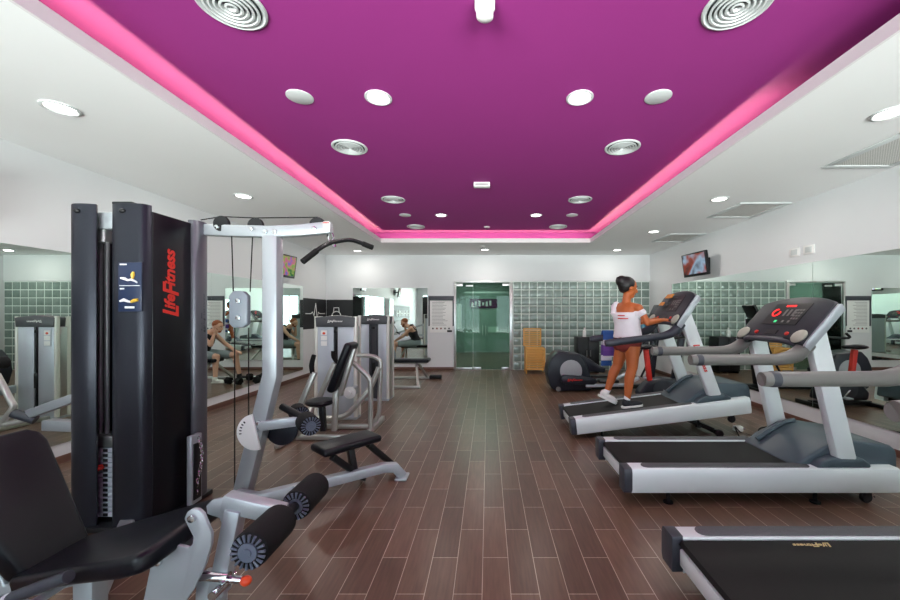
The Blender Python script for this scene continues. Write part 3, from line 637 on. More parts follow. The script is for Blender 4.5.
sa = shroud([(-2.745, 2.60), (-2.74, 2.48), (-2.70, 2.432), (-2.645, 2.422), (-2.59, 2.428), (-2.552, 2.445)], 0.03, ZT_, 'front_shroud')
sb = shroud([(-2.465, 2.475), (-2.445, 2.44), (-2.39, 2.422), (-2.31, 2.422), (-2.24, 2.432), (-2.216, 2.475)], 0.03, ZT_, 'front_shroud')
obj('side_panel', MB().bb(-2.245, -2.212, 2.475, 2.795, 0.03, 2.09, 0.006), 'shroudflat', mg)
sc_ = shroud([(-2.235, 2.79), (-2.19, 2.795), (-2.172, 2.83), (-2.172, 2.88), (-2.19, 2.925), (-2.235, 2.935)], 0.03, 2.115, 'corner_shroud', 'shroudlit', 0.02)  # lighter copy of the shroud metal, strong light put into its colour
obj('rear_panel', MB().bb(-2.74, -2.22, 2.93, 2.955, 0.03, 2.09, 0.006), 'shroudflat', mg)
obj('left_panel', MB().bb(-2.745, -2.72, 2.60, 2.93, 0.03, 2.09, 0.006), 'shroudflat', mg)
obj('base_plate', MB().bb(-2.76, -2.17, 2.41, 2.96, 0.0, 0.035, 0.006), 'black', mg)
obj('top_bracket', MB().bb(-2.62, -2.44, 2.49, 2.56, 1.98, 2.09, 0.006), 'frame', mg)
for pr, xx in ((sa, -2.655), (sb, -2.36)):
    obj('top_bolt', MB().ell((xx, 2.42, 2.08), (0.022, 0.012, 0.014)), 'black', pr)
obj('top_knob', MB().bb(-2.46, -2.33, 2.45, 2.52, ZT_, ZT_+0.02, 0.006), 'black', sb)
for x in (-2.645, -2.60): obj('guide_rod', MB().cyl((x, 2.56, 0.03), (x, 2.56, 2.05), 0.014, 12), 'rodm', mg)
obj('rod_collar', MB().cyl((-2.62, 2.56, 1.90), (-2.62, 2.56, 1.98), 0.045, 16), 'steel', mg)
for k in range(14):
    z = 0.06+k*0.033
    w = obj('weight_plate', MB().bb(-2.66, -2.42, 2.50, 2.62, z, z+0.030, 0.003), 'silverpanel', mg)
    obj('weight_number', MB().bb(-2.565, -2.535, 2.497, 2.501, z+0.005, z+0.025), 'black', w)
obj('stack_cap', MB().bb(-2.66, -2.42, 2.50, 2.62, 0.525, 0.60, 0.005), 'steel', mg)
obj('selector_pin', MB().cyl((-2.575, 2.455, 0.395), (-2.575, 2.51, 0.395), 0.018, 12, 0.004), 'red', mg, 'red selector pin')
pc = obj('placard', MB().bb(-2.375, -2.225, 2.408, 2.416, 1.43, 1.745, 0.002), 'bluecard', mg, 'blue exercise placard')
PL = lambda x, z: (-2.30+x, 2.405, 1.59+z)
obj('figure', MB().tube([PL(-.055, .055), PL(-.03, .05), PL(-.01, .04), PL(.01, .045), PL(.035, .035), PL(.05, .025)], [.006, .010, .007, .008, .006, .005], 8), 'paper', pc)
obj('figure', MB().tube([PL(-.06, -.095), PL(-.035, -.085), PL(-.01, -.095), PL(.01, -.10)], [.006, .011, .008, .006], 8), 'paper', pc)
obj('figure', MB().tube([PL(.02, .05), PL(.022, .075), PL(.026, .095)], [.006, .012, .006], 8), 'yellow', pc, 'yellow figure')
obj('figure', MB().tube([PL(.01, -.10), PL(.03, -.09), PL(.055, -.085)], [.007, .012, .009], 8), 'yellow', pc, 'yellow figure')
for x0_, x1_, z_, h_ in ((-.062, -.02, .138, .008), (-.062, -.035, -.018, .008), (-.065, .065, .004, .004), (-.03, .03, -.14, .012)):
    obj('caption', MB().bb(-2.30+x0_, -2.30+x1_, 2.405, 2.408, 1.59+z_, 1.59+z_+h_), 'paper', pc)
obj('brand_lettering', text_mb('LifeFitness', mx4((0, 0, 1), (0, -1, 0), (-2.2105, 2.615, 1.63)), fit=(0.47, 0.13), bold=0.005), 'red', mg, 'red vertical lettering')
obj('brand_lettering', text_mb('LifeFitness', mx4((0, 0, 1), (0, -1, 0), (-2.171, 2.86, 1.42)), fit=(0.3, 0.04), bold=0.002), 'dgrey', sc_)
# chain bracket
cb = obj('chain_bracket', MB().bb(-2.172, -2.135, 2.70, 2.80, 0.03, 0.53, 0.006), 'frame', mg)
obj('bracket_inset', MB().bb(-2.136, -2.128, 2.715, 2.785, 0.06, 0.47, 0.003), 'black', cb)
mb = MB(); cp0 = V((-2.115, 2.745, 0.50))
for k in range(15):
    z = 0.50-k*0.028; a = PI/2*(k % 2)
    mb.tube([V((cp0.x+0.02*math.sin(k*0.35), cp0.y, z))+V((math.cos(a)*0.010*math.cos(q), math.sin(a)*0.010*math.cos(q), 0.019*math.sin(q))) for q in [j*PI/6 for j in range(13)]], 0.0035, 6)
obj('chain', mb, 'chrome', cb, 'steel chain')
# pulldown frame
bm_ = obj('top_beam', MB().bar([(-2.2, 2.9, 2.062), (-1.92, 2.87, 2.045), (-1.64, 2.85, 2.035), (-1.42, 2.85, 2.045), (-1.19, 2.85, 2.068)], 0.07, 0.085), 'frame', mg)
obj('end_plate', MB().bb(-1.235, -1.185, 2.81, 2.816, 2.045, 2.105), 'white', bm_); obj('warning_strip', MB().bb(-1.235, -1.19, 2.807, 2.811, 2.09, 2.10), 'red', bm_)
for x, z in ((-2.03, 2.10), (-1.77, 2.085), (-1.30, 2.09)):
    w = obj('pulley', MB().lathe([(0, -.014), (.058, -.014), (.060, -.008), (.052, 0), (.060, .008), (.058, .014), (0, .014)], (x, 2.86, z), (0, 1, 0), 26), 'black', mg)
    obj('pulley_bolt', MB().lathe([(0, 0), (.016, 0), (.014, .012), (0, .015)], (x, 2.81, z-0.035), (0, -1, 0), 12), 'chrome', w)
for x in (-1.67, -1.60): obj('beam_bolt', MB().lathe([(0, 0), (.02, 0), (.017, .012), (0, .015)], (x, 2.815, 2.03), (0, -1, 0), 12), 'chrome', bm_)
ps = obj('upright_post', MB().bar([(-1.635, 2.85, 2.0), (-1.635, 2.85, 0.95), (-1.875, 2.85, 0.0)], 0.10, 0.112, (0, 1, 0), 0.01), 'frame', mg)
for q in ((-1.71, .60), (-1.75, .47), (-1.73, .545)): obj('post_bolt', MB().lathe([(0, 0), (.02, 0), (.017, .012), (0, .015)], (q[0], 2.80, q[1]), (0, -1, 0), 12), 'chrome', ps)
pb = obj('pulley_block', MB().prism([(-1.925, 1.34), (-1.895, 1.31), (-1.82, 1.31), (-1.785, 1.34), (-1.785, 1.55), (-1.82, 1.585), (-1.895, 1.585), (-1.925, 1.55)], lambda u, v, a: V((u, a, v)), 2.78, 2.83, 0.012), 'blockgrey', mg)
for z in (1.51, 1.385): obj('block_bolt', MB().lathe([(0, 0), (.02, 0), (.017, .012), (0, .015)], (-1.85, 2.78, z), (0, -1, 0), 12), 'chrome', pb)
obj('cable', MB().tube([(-2.19, 2.86, 2.13), (-2.03, 2.86, 2.155), (-1.77, 2.86, 2.145), (-1.30, 2.86, 2.15), (-1.225, 2.86, 2.09), (-1.225, 2.86, 2.0)], 0.0042, 8), 'rubber', mg)
obj('cable', MB().tube([(-1.955, 2.86, 2.02), (-1.915, 2.82, 1.57)], 0.0042, 8), 'rubber', mg)
obj('cable', MB().tube([(-1.795, 2.86, 2.02), (-1.795, 2.83, 1.58)], 0.0042, 8), 'rubber', mg)
obj('cable', MB().tube([(-1.905, 2.82, 1.31), (-1.905, 2.82, 0.05)], 0.0042, 8), 'rubber', mg)
obj('cable', MB().tube([(-1.80, 2.82, 1.31), (-1.80, 2.82, 0.63)], 0.0042, 8), 'rubber', mg)
obj('cable_end', MB().cyl((-1.80, 2.80, 0.54), (-1.80, 2.80, 0.64), 0.016, 12), 'chrome', mg)
hp = [(0.135*math.cos(a), 0.135*math.sin(a)) for a in [PI*0.55+k*PI*1.05/18 for k in range(19)]]
obj('cam_disc', MB().prism([(-1.73+u, 0.535+v) for u, v in hp], lambda u, v, a: V((u, a, v)), 2.78, 2.795, 0.003), 'white', mg, 'white cam disc')
mb = MB()
for k in range(5): a = PI*0.75+k*0.22; mb.box((-1.73+0.105*math.cos(a), 2.777, 0.535+0.105*math.sin(a)), (0.016, 0.004, 0.008), 0, Matrix.Rotation(-a, 3, 'Y'))
obj('cam_marks', mb, 'black', mg)
hp = [(0.125*math.cos(a), 0.125*math.sin(a)) for a in [PI*1.0+k*PI*1.15/18 for k in range(19)]]
obj('pulley_cover', MB().prism([(-1.60+u, 0.52+v) for u, v in hp], lambda u, v, a: V((u, a, v)), 2.90, 2.93, 0.004), 'shroud', mg)
def roller(name, p0, p1, r, parent, hub=True, m='foam'):
    p0, p1 = V(p0), V(p1); ax = (p1-p0).normalized(); l = (p1-p0).length
    o = obj(name, MB().lathe([(0, 0), (r*.8, 0), (r*.97, .008), (r, .02), (r, l-.02), (r*.97, l-.008), (r*.8, l), (0, l)], p0, ax, 28), m, parent)
    if hub:
        mb = MB().lathe([(r*.30, -.006), (r*.5, -.006), (r*.5, 0.004), (r*.30, .004)], p0, ax, 20).lathe([(0, -.010), (r*.22, -.010), (r*.25, .002), (0, .002)], p0, ax, 16)
        x = ax.orthogonal().normalized(); y = ax.cross(x)
        for k in range(18):
            a = 2*PI*k/18; d = x*math.cos(a)+y*math.sin(a)
            mb.tube([p0+d*r*.55-ax*.003, p0+d*r*.9-ax*.001], [r*.05, r*.085], 6)
        obj('end_hub', mb, 'navyhub', o, 'ribbed end cap')
    return o
M['navyhub'] = mat('ribbed_hub', (92, 100, 116), 0.3)
ar = obj('thigh_pad_arm', MB().bar([(-1.71, 2.80, .575), (-1.41, 2.87, .60)], 0.05, 0.07, (.4, -.9, 0)), 'frame', mg)
roller('thigh_roller', (-1.275, 2.70, .605), (-1.385, 2.84, .605), 0.072, mg); roller('thigh_roller', (-1.47, 2.95, .615), (-1.57, 3.08, .615), 0.068, mg)
obj('roller_bar', MB().cyl((-1.33, 2.77, .61), (-1.62, 3.14, .61), 0.018, 12).tube([(-1.41, 2.86, .62), (-1.62, 2.95, .685)], 0.028, 10), 'black', mg)
# low row seat and beam
obj('base_beam', MB().bar([(-1.84, 2.74, .09), (-1.64, 2.66, .10), (-.885, 3.17, .115), (-.80, 3.21, .10), (-.735, 3.235, .015)], 0.075, 0.075, (.56, -.83, 0), 0.01), 'frame', mg)
obj('beam_foot', MB().bb(-.79, -.69, 3.16, 3.30, 0, 0.02, 0.006), 'frame', mg)
R = Matrix((V((.66, .75, 0)).normalized(), V((-.75, .66, 0)).normalized(), V((0, 0, 1)))).transposed()
obj('row_seat', MB().rbox((-1.145, 3.055, .365), (.50, .25, .06), .026, R), 'vinyl', mg, 'small black padded seat')
obj('seat_post', MB().bar([(-1.13, 3.06, .34), (-1.10, 3.08, .12)], 0.09, 0.05, (.6, -.8, 0)), 'black', mg)
obj('seat_brace', MB().bar([(-1.19, 2.86, .325), (-1.045, 3.17, .02)], 0.045, 0.045, (1, -.3, 0)), 'black', mg); obj('seat_brace', MB().bar([(-1.0, 3.13, .325), (-.835, 3.40, .02)], 0.045, 0.045, (1, -.3, 0)), 'black', mg)
# leg extension station
def slab(base, tip, poly, th, bev):                        # padded slab: u runs base -> tip, v is world y, front face on the line
    base, tip = V(base), V(tip); d = (tip-base).normalized(); n = V((-d.z, 0, d.x))
    if n.z < 0: n = -n
    return MB().prism(poly, lambda u, v, a: base+d*u+n*a+V((0, v, 0)), -th, 0, bev, 5)
obj('leg_seat', slab((-1.83, 0, .408), (-1.185, 0, .592), [(0, 1.42), (.30, 1.36), (.56, 1.29), (.64, 1.29), (.665, 1.33), (.665, 1.69), (.64, 1.73), (.56, 1.73), (0, 1.71)], .07, .022), 'vinyl', mg, 'black padded leg extension seat')
obj('leg_backrest', slab((-1.79, 0, .40), (-2.06, 0, .91), [(0, 1.45), (0, 1.70), (.50, 1.735), (.55, 1.72), (.575, 1.68), (.575, 1.42), (.55, 1.38), (.50, 1.365)], .085, .024), 'vinyl', mg, 'black padded backrest')
bR = Matrix.Rotation(-math.atan2(.51, -.27), 3, 'Y')
obj('backrest_plate', MB().box((-2.015, 1.55, .58), (.42, .20, .02), .005, bR), 'black', mg)
fr = MB(); fr.bar([(-1.15, 1.53, .49), (-1.95, 1.53, .29), (-2.10, 1.53, .62)], .07, .07); fr.bar([(-1.62, 1.53, .37), (-1.62, 1.53, .05)], .07, .08); fr.bar([(-1.12, 1.53, .36), (-1.14, 1.53, .04)], .07, .09)
fr.bar([(-1.0, 1.53, .04), (-2.1, 1.53, .04)], .08, .07); fr.bar([(-1.7, 1.53, .05), (-2.35, 2.45, .05)], .08, .07, (.8, .6, 0))
obj('leg_station_frame', fr, 'frame', mg)
def pp(pix, d): return [(P(x, y, d).x, P(x, y, d).z) for x, y in pix]
XZ = lambda u, v, a: V((u, a, v))
pl = obj('pivot_plate', MB().prism(pp([(184, 519), (187, 512), (192, 509), (198, 509.5), (203, 514), (207, 524), (211.5, 534), (211, 545), (205, 565), (193, 590), (178, 612), (140, 612), (144, 597), (153, 553), (158, 549), (170, 545), (180, 546), (188, 548), (193, 544), (193, 537)], 1.42), XZ, 1.42, 1.435, 0.003), 'frame', mg)
for q in ((192.5, 518), (159, 561)): p = P(q[0], q[1], 1.42); obj('pivot_bolt', MB().lathe([(0, 0), (.016, 0), (.014, .010), (0, .013)], (p.x, 1.42, p.z), (0, -1, 0), 14), 'chrome', pl)
obj('pivot_plate', MB().prism(pp([(206, 506), (212, 500), (228, 497), (236, 501), (238, 508), (230, 525), (224, 530), (219, 518), (212, 516), (207, 514)], 1.56), XZ, 1.56, 1.575, 0.003), 'frame', mg)
obj('swing_arm', MB().bar([(-1.07, 1.53, .655), (-.83, 1.53, .60)], .06, .07).bar([(-1.02, 1.52, .63), (-1.09, 1.52, .29)], .06, .065), 'frame', mg)
obj('arm_link', MB().cyl((-1.18, 1.49, .38), (-1.03, 1.49, .37), .02, 12).cyl((-1.06, 1.44, .33), (-1.06, 1.56, .33), .018, 12), 'chrome', mg)
kp = P(237, 580, 1.5)
kn = obj('adjuster_pin', MB().cyl(kp+V((-.05, 0, .006)), kp+V((.02, 0, 0)), .014, 14), 'chrome', mg); obj('adjuster_knob', MB().ell(kp+V((.036, 0, -.003)), (.022, .019, .019)), 'orange', kn, 'orange ball knob')
roller('ankle_roller', (-.822, 1.285, .60), (-.822, 1.49, .60), .066, mg); roller('ankle_roller', (-.822, 1.60, .595), (-.822, 1.80, .595), .064, mg)
obj('roller_bar', MB().cyl((-.822, 1.29, .598), (-.822, 1.79, .598), .02, 12), 'black', mg)
hl_ = obj('side_handle', MB().tube([(-1.66, 1.275, .435), (-1.52, 1.275, .49), (-1.425, 1.275, .525)], .020, 14), 'dgrey', mg)
obj('handle_stem', MB().tube([(-1.62, 1.26, .46), (-1.66, 1.36, .36), (-1.66, 1.52, .36)], .016, 10), 'frame', hl_)
obj('backrest_bracket', MB().bb(-1.86, -1.79, 1.31, 1.325, .36, .50, .01).cyl((-1.80, 1.31, .46), (-1.80, 1.295, .46), .02, 12), 'frame', mg)
# third station behind the tower, by the left mirror
th = MB(); th.bar([(-3.72, 3.05, .60), (-3.28, 3.03, .755), (-2.62, 3.0, .96)], .07, .07, (0, 1, 0)); th.bar([(-3.60, 3.06, .51), (-2.66, 3.02, .49)], .08, .085, (0, 1, 0)); th.bar([(-2.66, 3.0, .98), (-2.66, 3.0, .03)], .08, .08)
obj('press_frame', th, 'frame', mg)
pa = obj('press_arm', MB().tube([(-3.93, 3.0, .93), (-3.82, 3.0, .72), (-3.80, 3.0, .66), (-3.90, 3.02, .53), (-3.72, 3.05, .56)], .022, 12, 4), 'tube', mg)
obj('arm_joint', MB().cyl((-3.80, 3.0, .62), (-3.68, 3.05, .55), .035, 14), 'dgrey', pa); roller('arm_roller', (-3.93, 2.92, 1.02), (-3.93, 3.06, 1.02), .05, mg, False)
# lat bar
lb = thing('lat_pulldown_bar', 'black bent pulldown bar hanging from the multi gym arm', 'pulldown bar', (-1.17, 2.86, 1.9))
bpts = [P(303, 261.5, 2.62), P(319, 249, 2.72), P(329, 243.5, 2.8), P(337, 241.5, 2.87), P(350, 240, 2.95), P(361, 243, 3.02), P(372.5, 247.5, 3.08)]
obj('bar', MB().tube(bpts, .0165, 12, 4), 'black', lb)
for a, b in ((0, 1), (6, 5)): obj('bar_grip', MB().tube([bpts[a]-(bpts[b]-bpts[a])*0.02, bpts[a].lerp(bpts[b], .85)], .021, 12), 'rubber', lb)
obj('carabiner', MB().tube([P(331, 236, 2.86)+V((.018*math.cos(q), 0, .035*math.sin(q)-.01)) for q in [k*PI/8 for k in range(17)]], .006, 8).tube([P(333, 240, 2.86), P(334.5, 247, 2.86)], .014, 8), 'chrome', lb)

# ------------------------------------------------------------------ weight stack towers
def tower(t, x0, x1, yf, top, dep=.34, card=True, wide=False):
    hz = top-0.145
    for x in (x0+.022, x1-.022):
        obj('corner_post', MB().cyl((x, yf+.025, .03), (x, yf+.025, top-.005), .027, 16), 'postm', t); obj('corner_post', MB().cyl((x, yf+dep-.025, .03), (x, yf+dep-.025, top-.005), .027, 16), 'postm', t)
    h = obj('header', MB().prism([(x0+.03, hz), (x1-.03, hz), (x1-.02, top-.02), ((x0+x1)/2, top+.01), (x0+.02, top-.02)], XZ, yf-.012, yf+dep, .008), 'header', t)
    obj('brand_lettering', text_mb('LifeFitness', mx4((1, 0, 0), (0, 0, 1), ((x0+x1)/2, yf-.013, hz+.075)), fit=(.2, .035), bold=.003), 'paper', h)
    xm = (x0+x1)/2; s = .028 if not wide else .075
    obj('front_panel', MB().bb(x0+.04, xm-s, yf+.01, yf+.025, .03, hz, .003), 'silverpanel', t); obj('front_panel', MB().bb(xm+s, x1-.04, yf+.01, yf+.025, .03, hz, .003), 'silverpanel', t)
    obj('stack_well', MB().bb(xm-s, xm+s, yf+.03, yf+.04, .03, hz), 'header', t)
    for dx in ((-.0,) if not wide else (-.045, .045)): obj('guide_rod', MB().cyl((xm+dx, yf+.018, .03), (xm+dx, yf+.018, hz), .012, 10), 'black' if not wide else 'dgrey', t)
    obj('selector', MB().bb(xm-.025, xm+.025, yf+.002, yf+.024, .42, .62, .004), 'black', t); obj('rod_cap', MB().bb(xm-.022, xm+.022, yf+.004, yf+.022, hz-.08, hz-.04, .004), 'black', t)
    for x in (x0+.004, x1-.012): obj('side_panel', MB().bb(x, x+.008, yf+.05, yf+dep-.05, .03, hz, .002), 'steel', t)
    obj('rear_panel', MB().bb(x0+.04, x1-.04, yf+dep-.025, yf+dep-.015, .03, hz), 'silverpanel', t)
    obj('base', MB().bb(x0, x1, yf-.005, yf+dep, 0, .035, .006), 'frame', t)
    if card:
        c = obj('placard', MB().bb(x0+.075, x0+.185, yf+.004, yf+.010, hz-.26, hz-.03), 'silverpanel', t)
        for k in range(3): obj('pictogram', MB().bb(x0+.09, x0+.17, yf+.001, yf+.004, hz-.25+.072*k, hz-.19+.072*k), 'paper', c)
        obj('figure', MB().ell((x0+.13, yf+.001, hz-.085), (.02, .003, .016)), 'orange', c)
cm = thing('chest_press_machine', 'silver chest press machine with black back pad, seat and weight tower', 'gym machine', (-1.9, 4.6, 0))
tower(cm, -2.31, -1.745, 4.98, 1.38, .18)
obj('seat', MB().lathe([(0, .0), (.10, .0), (.145, .02), (.155, .045), (.14, .065), (.08, .078), (0, .08)], (-1.88, 4.2, .385), (0, 0, 1), 28), 'vinyl', cm)
bq = math.atan2(.51, .20)
br = obj('back_pad', MB().rbox((-1.625, 4.2, .82), (.58, .27, .085), .036, Matrix.Rotation(-bq, 3, 'Y')), 'vinyl', cm)
obj('back_frame', MB().bar([(-1.655, 4.2, .50), (-1.50, 4.2, 1.02)], .07, .05).bar([(-1.70, 4.2, .60), (-1.72, 4.2, .10)], .05, .06), 'tube', cm)
obj('seat_stem', MB().bar([(-1.86, 4.2, .39), (-1.84, 4.2, .10)], .06, .06), 'black', cm)
for (b0, b1, g0, g1) in ((P(300, 406, 3.95), P(314.5, 372, 3.95), P(313, 376, 3.95), P(314, 355, 3.95)), (P(321, 394, 4.5), P(334.5, 363, 4.5), P(337.5, 363, 4.5), P(333, 351, 4.5))):
    ar = obj('press_arm', MB().bar([b0+(b0-b1)*.25, b0, b1], .045, .055), 'tube', cm)
    obj('press_grip', MB().tube([g0, g0.lerp(g1, .5)+V((-.02, 0, .0)), g1], [.022, .026, .022], 12, 4), 'rubber', ar)
tb = MB()
tb.tube([(-1.60, 4.42, .84), (-1.50, 4.42, .755), (-1.41, 4.42, .66), (-1.385, 4.42, .54), (-1.385, 4.42, .03)], .03, 12, 5)
tb.tube([(-1.64, 4.7, .887), (-1.50, 4.7, .885), (-1.40, 4.7, .86), (-1.345, 4.7, .77), (-1.36, 4.7, .4), (-1.37, 4.7, .155), (-1.45, 4.7, .04)], .026, 12, 5)
tb.tube([(-1.36, 4.68, .74), (-1.44, 4.66, .54), (-1.54, 4.62, .38), (-1.74, 4.6, .17), (-1.92, 4.6, .13), (-2.15, 4.6, .13)], .034, 12, 5)
tb.bar([(-2.2, 4.60, .03), (-1.38, 4.60, .03)], .06, .05); tb.bar([(-2.25, 4.2, .03), (-1.40, 4.2, .03)], .06, .05); tb.bar([(-1.39, 4.15, .03), (-1.39, 4.98, .03)], .05, .06, (1, 0, 0)); tb.bar([(-2.2, 3.9, .03), (-2.2, 4.98, .03)], .06, .05, (1, 0, 0)); tb.bar([(-2.05, 3.9, .40), (-2.12, 4.2, .05)], .05, .05, (1, 0, 0)); tb.bar([(-2.08, 4.5, .40), (-2.12, 4.3, .05)], .05, .05, (1, 0, 0))
obj('tube_frame', tb, 'tube', cm)
obj('cam_wheel', MB().lathe([(0, 0), (.075, 0), (.078, .01), (.075, .02), (0, .02)], (-1.75, 4.74, .41), (0, 1, 0), 24).cyl((-1.75, 4.70, .41), (-1.75, 4.74, .41), .03), 'white', cm)
obj('cam_bracket', MB().bb(-1.78, -1.72, 4.76, 4.98, .36, .46, .004), 'frame', cm)
s2 = thing('weight_stack_tower', 'second silver weight tower, behind and right of the chest press', 'gym machine', (-1.87, 6.2, 0))
tower(s2, -2.10, -1.60, 6.05, 1.385, .34, False, True)

# ------------------------------------------------------------------ bench, dumbbells, hamper, cabinet, cooler
bn = thing('weight_bench', 'low black padded bench with silver legs beside the far weight tower', 'bench', (-1.9, 7.65, 0))
obj('pad', MB().rbox((-1.86, 7.68, .455), (1.34, .34, .075), .03), 'vinyl', bn)
obj('pad_rail', MB().bar([(-2.4, 7.68, .40), (-1.25, 7.68, .40)], .05, .05), 'tube', bn)
for x, s in ((-1.45, 1), (-2.4, -1)):
    obj('leg', MB().bar([(x, 7.6, .40), (x+.14*s, 7.05, .03)], .045, .05, (1, 0, 0)), 'tube', bn); obj('leg', MB().bar([(x, 7.74, .40), (x+.14*s, 8.1, .03)], .045, .05, (1, 0, 0)), 'tube', bn)
obj('foot_bar', MB().bar([(-2.5, 7.05, .025), (-1.28, 7.05, .025)], .05, .05), 'tube', bn); obj('foot_bar', MB().bar([(-2.5, 8.1, .025), (-1.0, 8.1, .025)], .05, .05), 'tube', bn)
obj('foot_cap', MB().bb(-1.26, -1.0, 8.03, 8.17, 0.0, .085, .02), 'black', bn)
def dumbbell(p, ang, label):
    t = thing('dumbbell', label, 'dumbbell', p, 'black dumbbells on the floor by the seated man'); d = V((math.cos(ang), math.sin(ang), 0)); p = V(p)
    for s in (-1, 1): obj('weight_head', MB().lathe([(0, 0), (.06, 0), (.075, .02), (.075, .10), (.06, .12), (0, .12)], p+d*s*.07+V((0, 0, .069)), d*s, 6), 'rubber', t)
    obj('handle', MB().cyl(p-d*.08+V((0, 0, .069)), p+d*.08+V((0, 0, .069)), .017, 12), 'chrome', t)
dumbbell((-2.98, 7.46, 0), .3, 'black dumbbell on the floor by the man, nearest the bench'); dumbbell((-3.32, 7.70, 0), 1.2, 'black dumbbell on the floor, closest to the left mirror'); dumbbell((-3.12, 7.98, 0), -.4, 'black dumbbell on the floor, farthest back of the three')

hp_ = thing('slatted_hamper', 'honey wood slatted laundry hamper with its lid standing open, beside the glass door', 'hamper', (1.10, 8.9, 0))
def slat_box(x0, x1, y0, y1, z0, z1, name, n, parent):
    mb = MB()
    for k in range(n):
        z = z0+(z1-z0)*(k+.5)/n; h = (z1-z0)/n*.66
        mb.bb(x0+.02, x1-.02, y0+.006, y0+.018, z-h/2, z+h/2, .002)
        if y1-y0 > .1: mb.bb(x0+.02, x1-.02, y1-.018, y1-.006, z-h/2, z+h/2, .002); mb.bb(x0+.006, x0+.018, y0+.02, y1-.02, z-h/2, z+h/2, .002); mb.bb(x1-.018, x1-.006, y0+.02, y1-.02, z-h/2, z+h/2, .002)
    o = obj(name, mb, 'wood', parent)
    mb = MB()
    for x in (x0, x1-.03):
        for y in ((y0,) if y1-y0 < .1 else (y0, y1-.03)): mb.bb(x, x+.03, y, y+.03, 0 if z0 < .2 else z0, z1, .004)
    mb.bb(x0, x1, y0, y0+.03, z1-.03, z1, .004); mb.bb(x0, x1, y0, y0+.03, z0, z0+.03, .004)
    if y1-y0 > .1: mb.bb(x0, x1, y1-.03, y1, z1-.03, z1, .004)
    obj('corner_frame', mb, 'wood', o)
slat_box(.885, 1.345, 8.78, 9.14, .08, .60, 'body', 9, hp_)
slat_box(.86, 1.30, 9.15, 9.19, .61, 1.05, 'lid', 10, hp_)
cb_ = thing('black_cabinet', 'low black cabinet standing against the glass block wall', 'cabinet', (2.36, 9.0, 0))
obj('body', MB().bb(2.11, 2.62, 8.82, 9.2, .04, .85, .01), 'black', cb_)
for a, b in ((2.12, 2.362), (2.368, 2.61)): d_ = obj('door', MB().bb(a, b, 8.805, 8.82, .06, .83, .004), 'black', cb_); obj('handle', MB().cyl(((a+b)/2+.08*(1 if a < 2.2 else -1), 8.795, .4), ((a+b)/2+.08*(1 if a < 2.2 else -1), 8.795, .55), .008, 8), 'steel', d_)
for x in (2.13, 2.58): obj('foot', MB().bb(x, x+.03, 8.83, 9.18, 0, .045), 'black', cb_)
bt = thing('spray_bottle', 'small white bottle standing on the black cabinet', 'bottle', (2.30, 8.95, .85))
obj('body', MB().lathe([(0, 0), (.04, 0), (.042, .01), (.042, .14), (.02, .17), (.016, .18), (0, .18)], (2.30, 8.95, .85), (0, 0, 1), 18), 'white', bt); obj('cap', MB().cyl((2.30, 8.95, 1.03), (2.30, 8.95, 1.07), .018, 12), 'white', bt)
wc = thing('water_cooler', 'white water cooler with blue bottle, seen in the right mirror', 'water cooler', (3.5, 8.55, 0))
obj('cabinet', MB().bb(3.34, 3.66, 8.4, 8.72, 0, .95, .02), 'white', wc); obj('tap_recess', MB().bb(3.40, 3.60, 8.39, 8.42, .62, .86, .005), 'dgrey', wc)
obj('bottle', MB().lathe([(0, 0), (.05, 0), (.06, .04), (.13, .09), (.135, .14), (.128, .2), (.135, .26), (.135, .34), (.12, .37), (0, .38)], (3.5, 8.56, .94), (0, 0, 1), 24), 'water', wc, 'blue water bottle')

# ------------------------------------------------------------------ elliptical trainer and exercise bike
el = thing('elliptical_trainer', 'dark elliptical trainer with a grey round disc, behind the tilted treadmill', 'elliptical trainer', (1.6, 6.9, 0))
d = 6.78
hs = obj('drive_housing', MB().prism(pp([(547, 374), (548.5, 366), (552, 358), (558, 351.5), (563, 351.5), (580, 354), (585, 360), (590, 372), (593, 384), (591, 391), (557, 391.5), (551, 388)], d), XZ, d, d+.42, .03, 3), 'navy', el)
c_ = P(571, 371, d)
obj('side_disc', MB().lathe([(0, -.012), (.17, -.012), (.2, -.006), (.2, .01), (0, .01)], (c_.x, d, c_.z), (0, 1, 0), 32), 'disc', hs)
pod = obj('pedal_pod', MB().prism(pp([(561, 379), (563, 375), (580, 376), (596, 379), (598, 382), (594, 385), (566, 385), (562, 383)], d-.1), XZ, d-.10, d-.01, .012), 'navy', el)
q = P(575, 380.2, d-.103)
obj('brand_lettering', text_mb('LifeFitness', mx4((1, 0, 0), (0, 0, 1), (q.x, d-.102, q.z)), fit=(.27, .05), bold=.006), 'red', pod, 'red lettering')
for y in (d-.06, d+.48):
    obj('pedal_rail', MB().bar([(1.75, y, .12), (2.45, y, .13), (2.7, y, .26)], .07, .055), 'silverpanel', el)
    obj('foot_pedal', MB().rbox((2.15, y, .20), (.36, .15, .05), .02), 'black', el)
obj('upper_link', MB().prism(pp([(580, 354), (590, 359), (600, 366), (606, 368), (605, 373), (597, 372), (586, 372)], d+.05), XZ, d+.05, d+.16, .02), 'navy', el)
obj('base_frame', MB().bar([(1.3, d+.21, .05), (3.25, d+.21, .06)], .12, .08).bar([(3.2, d-.1, .03), (3.2, d+.52, .03)], .06, .06, (1, 0, 0)), 'black', el)
for x in (1.27,): obj('transport_wheel', MB().cyl((x, d-.03, .045), (x, d+.0, .045), .045, 16, .006), 'grip', el)
obj('mast', MB().bar([(3.0, d+.21, .06), (3.1, d+.21, .9), (3.15, d+.21, 1.32)], .12, .12), 'navy', el)
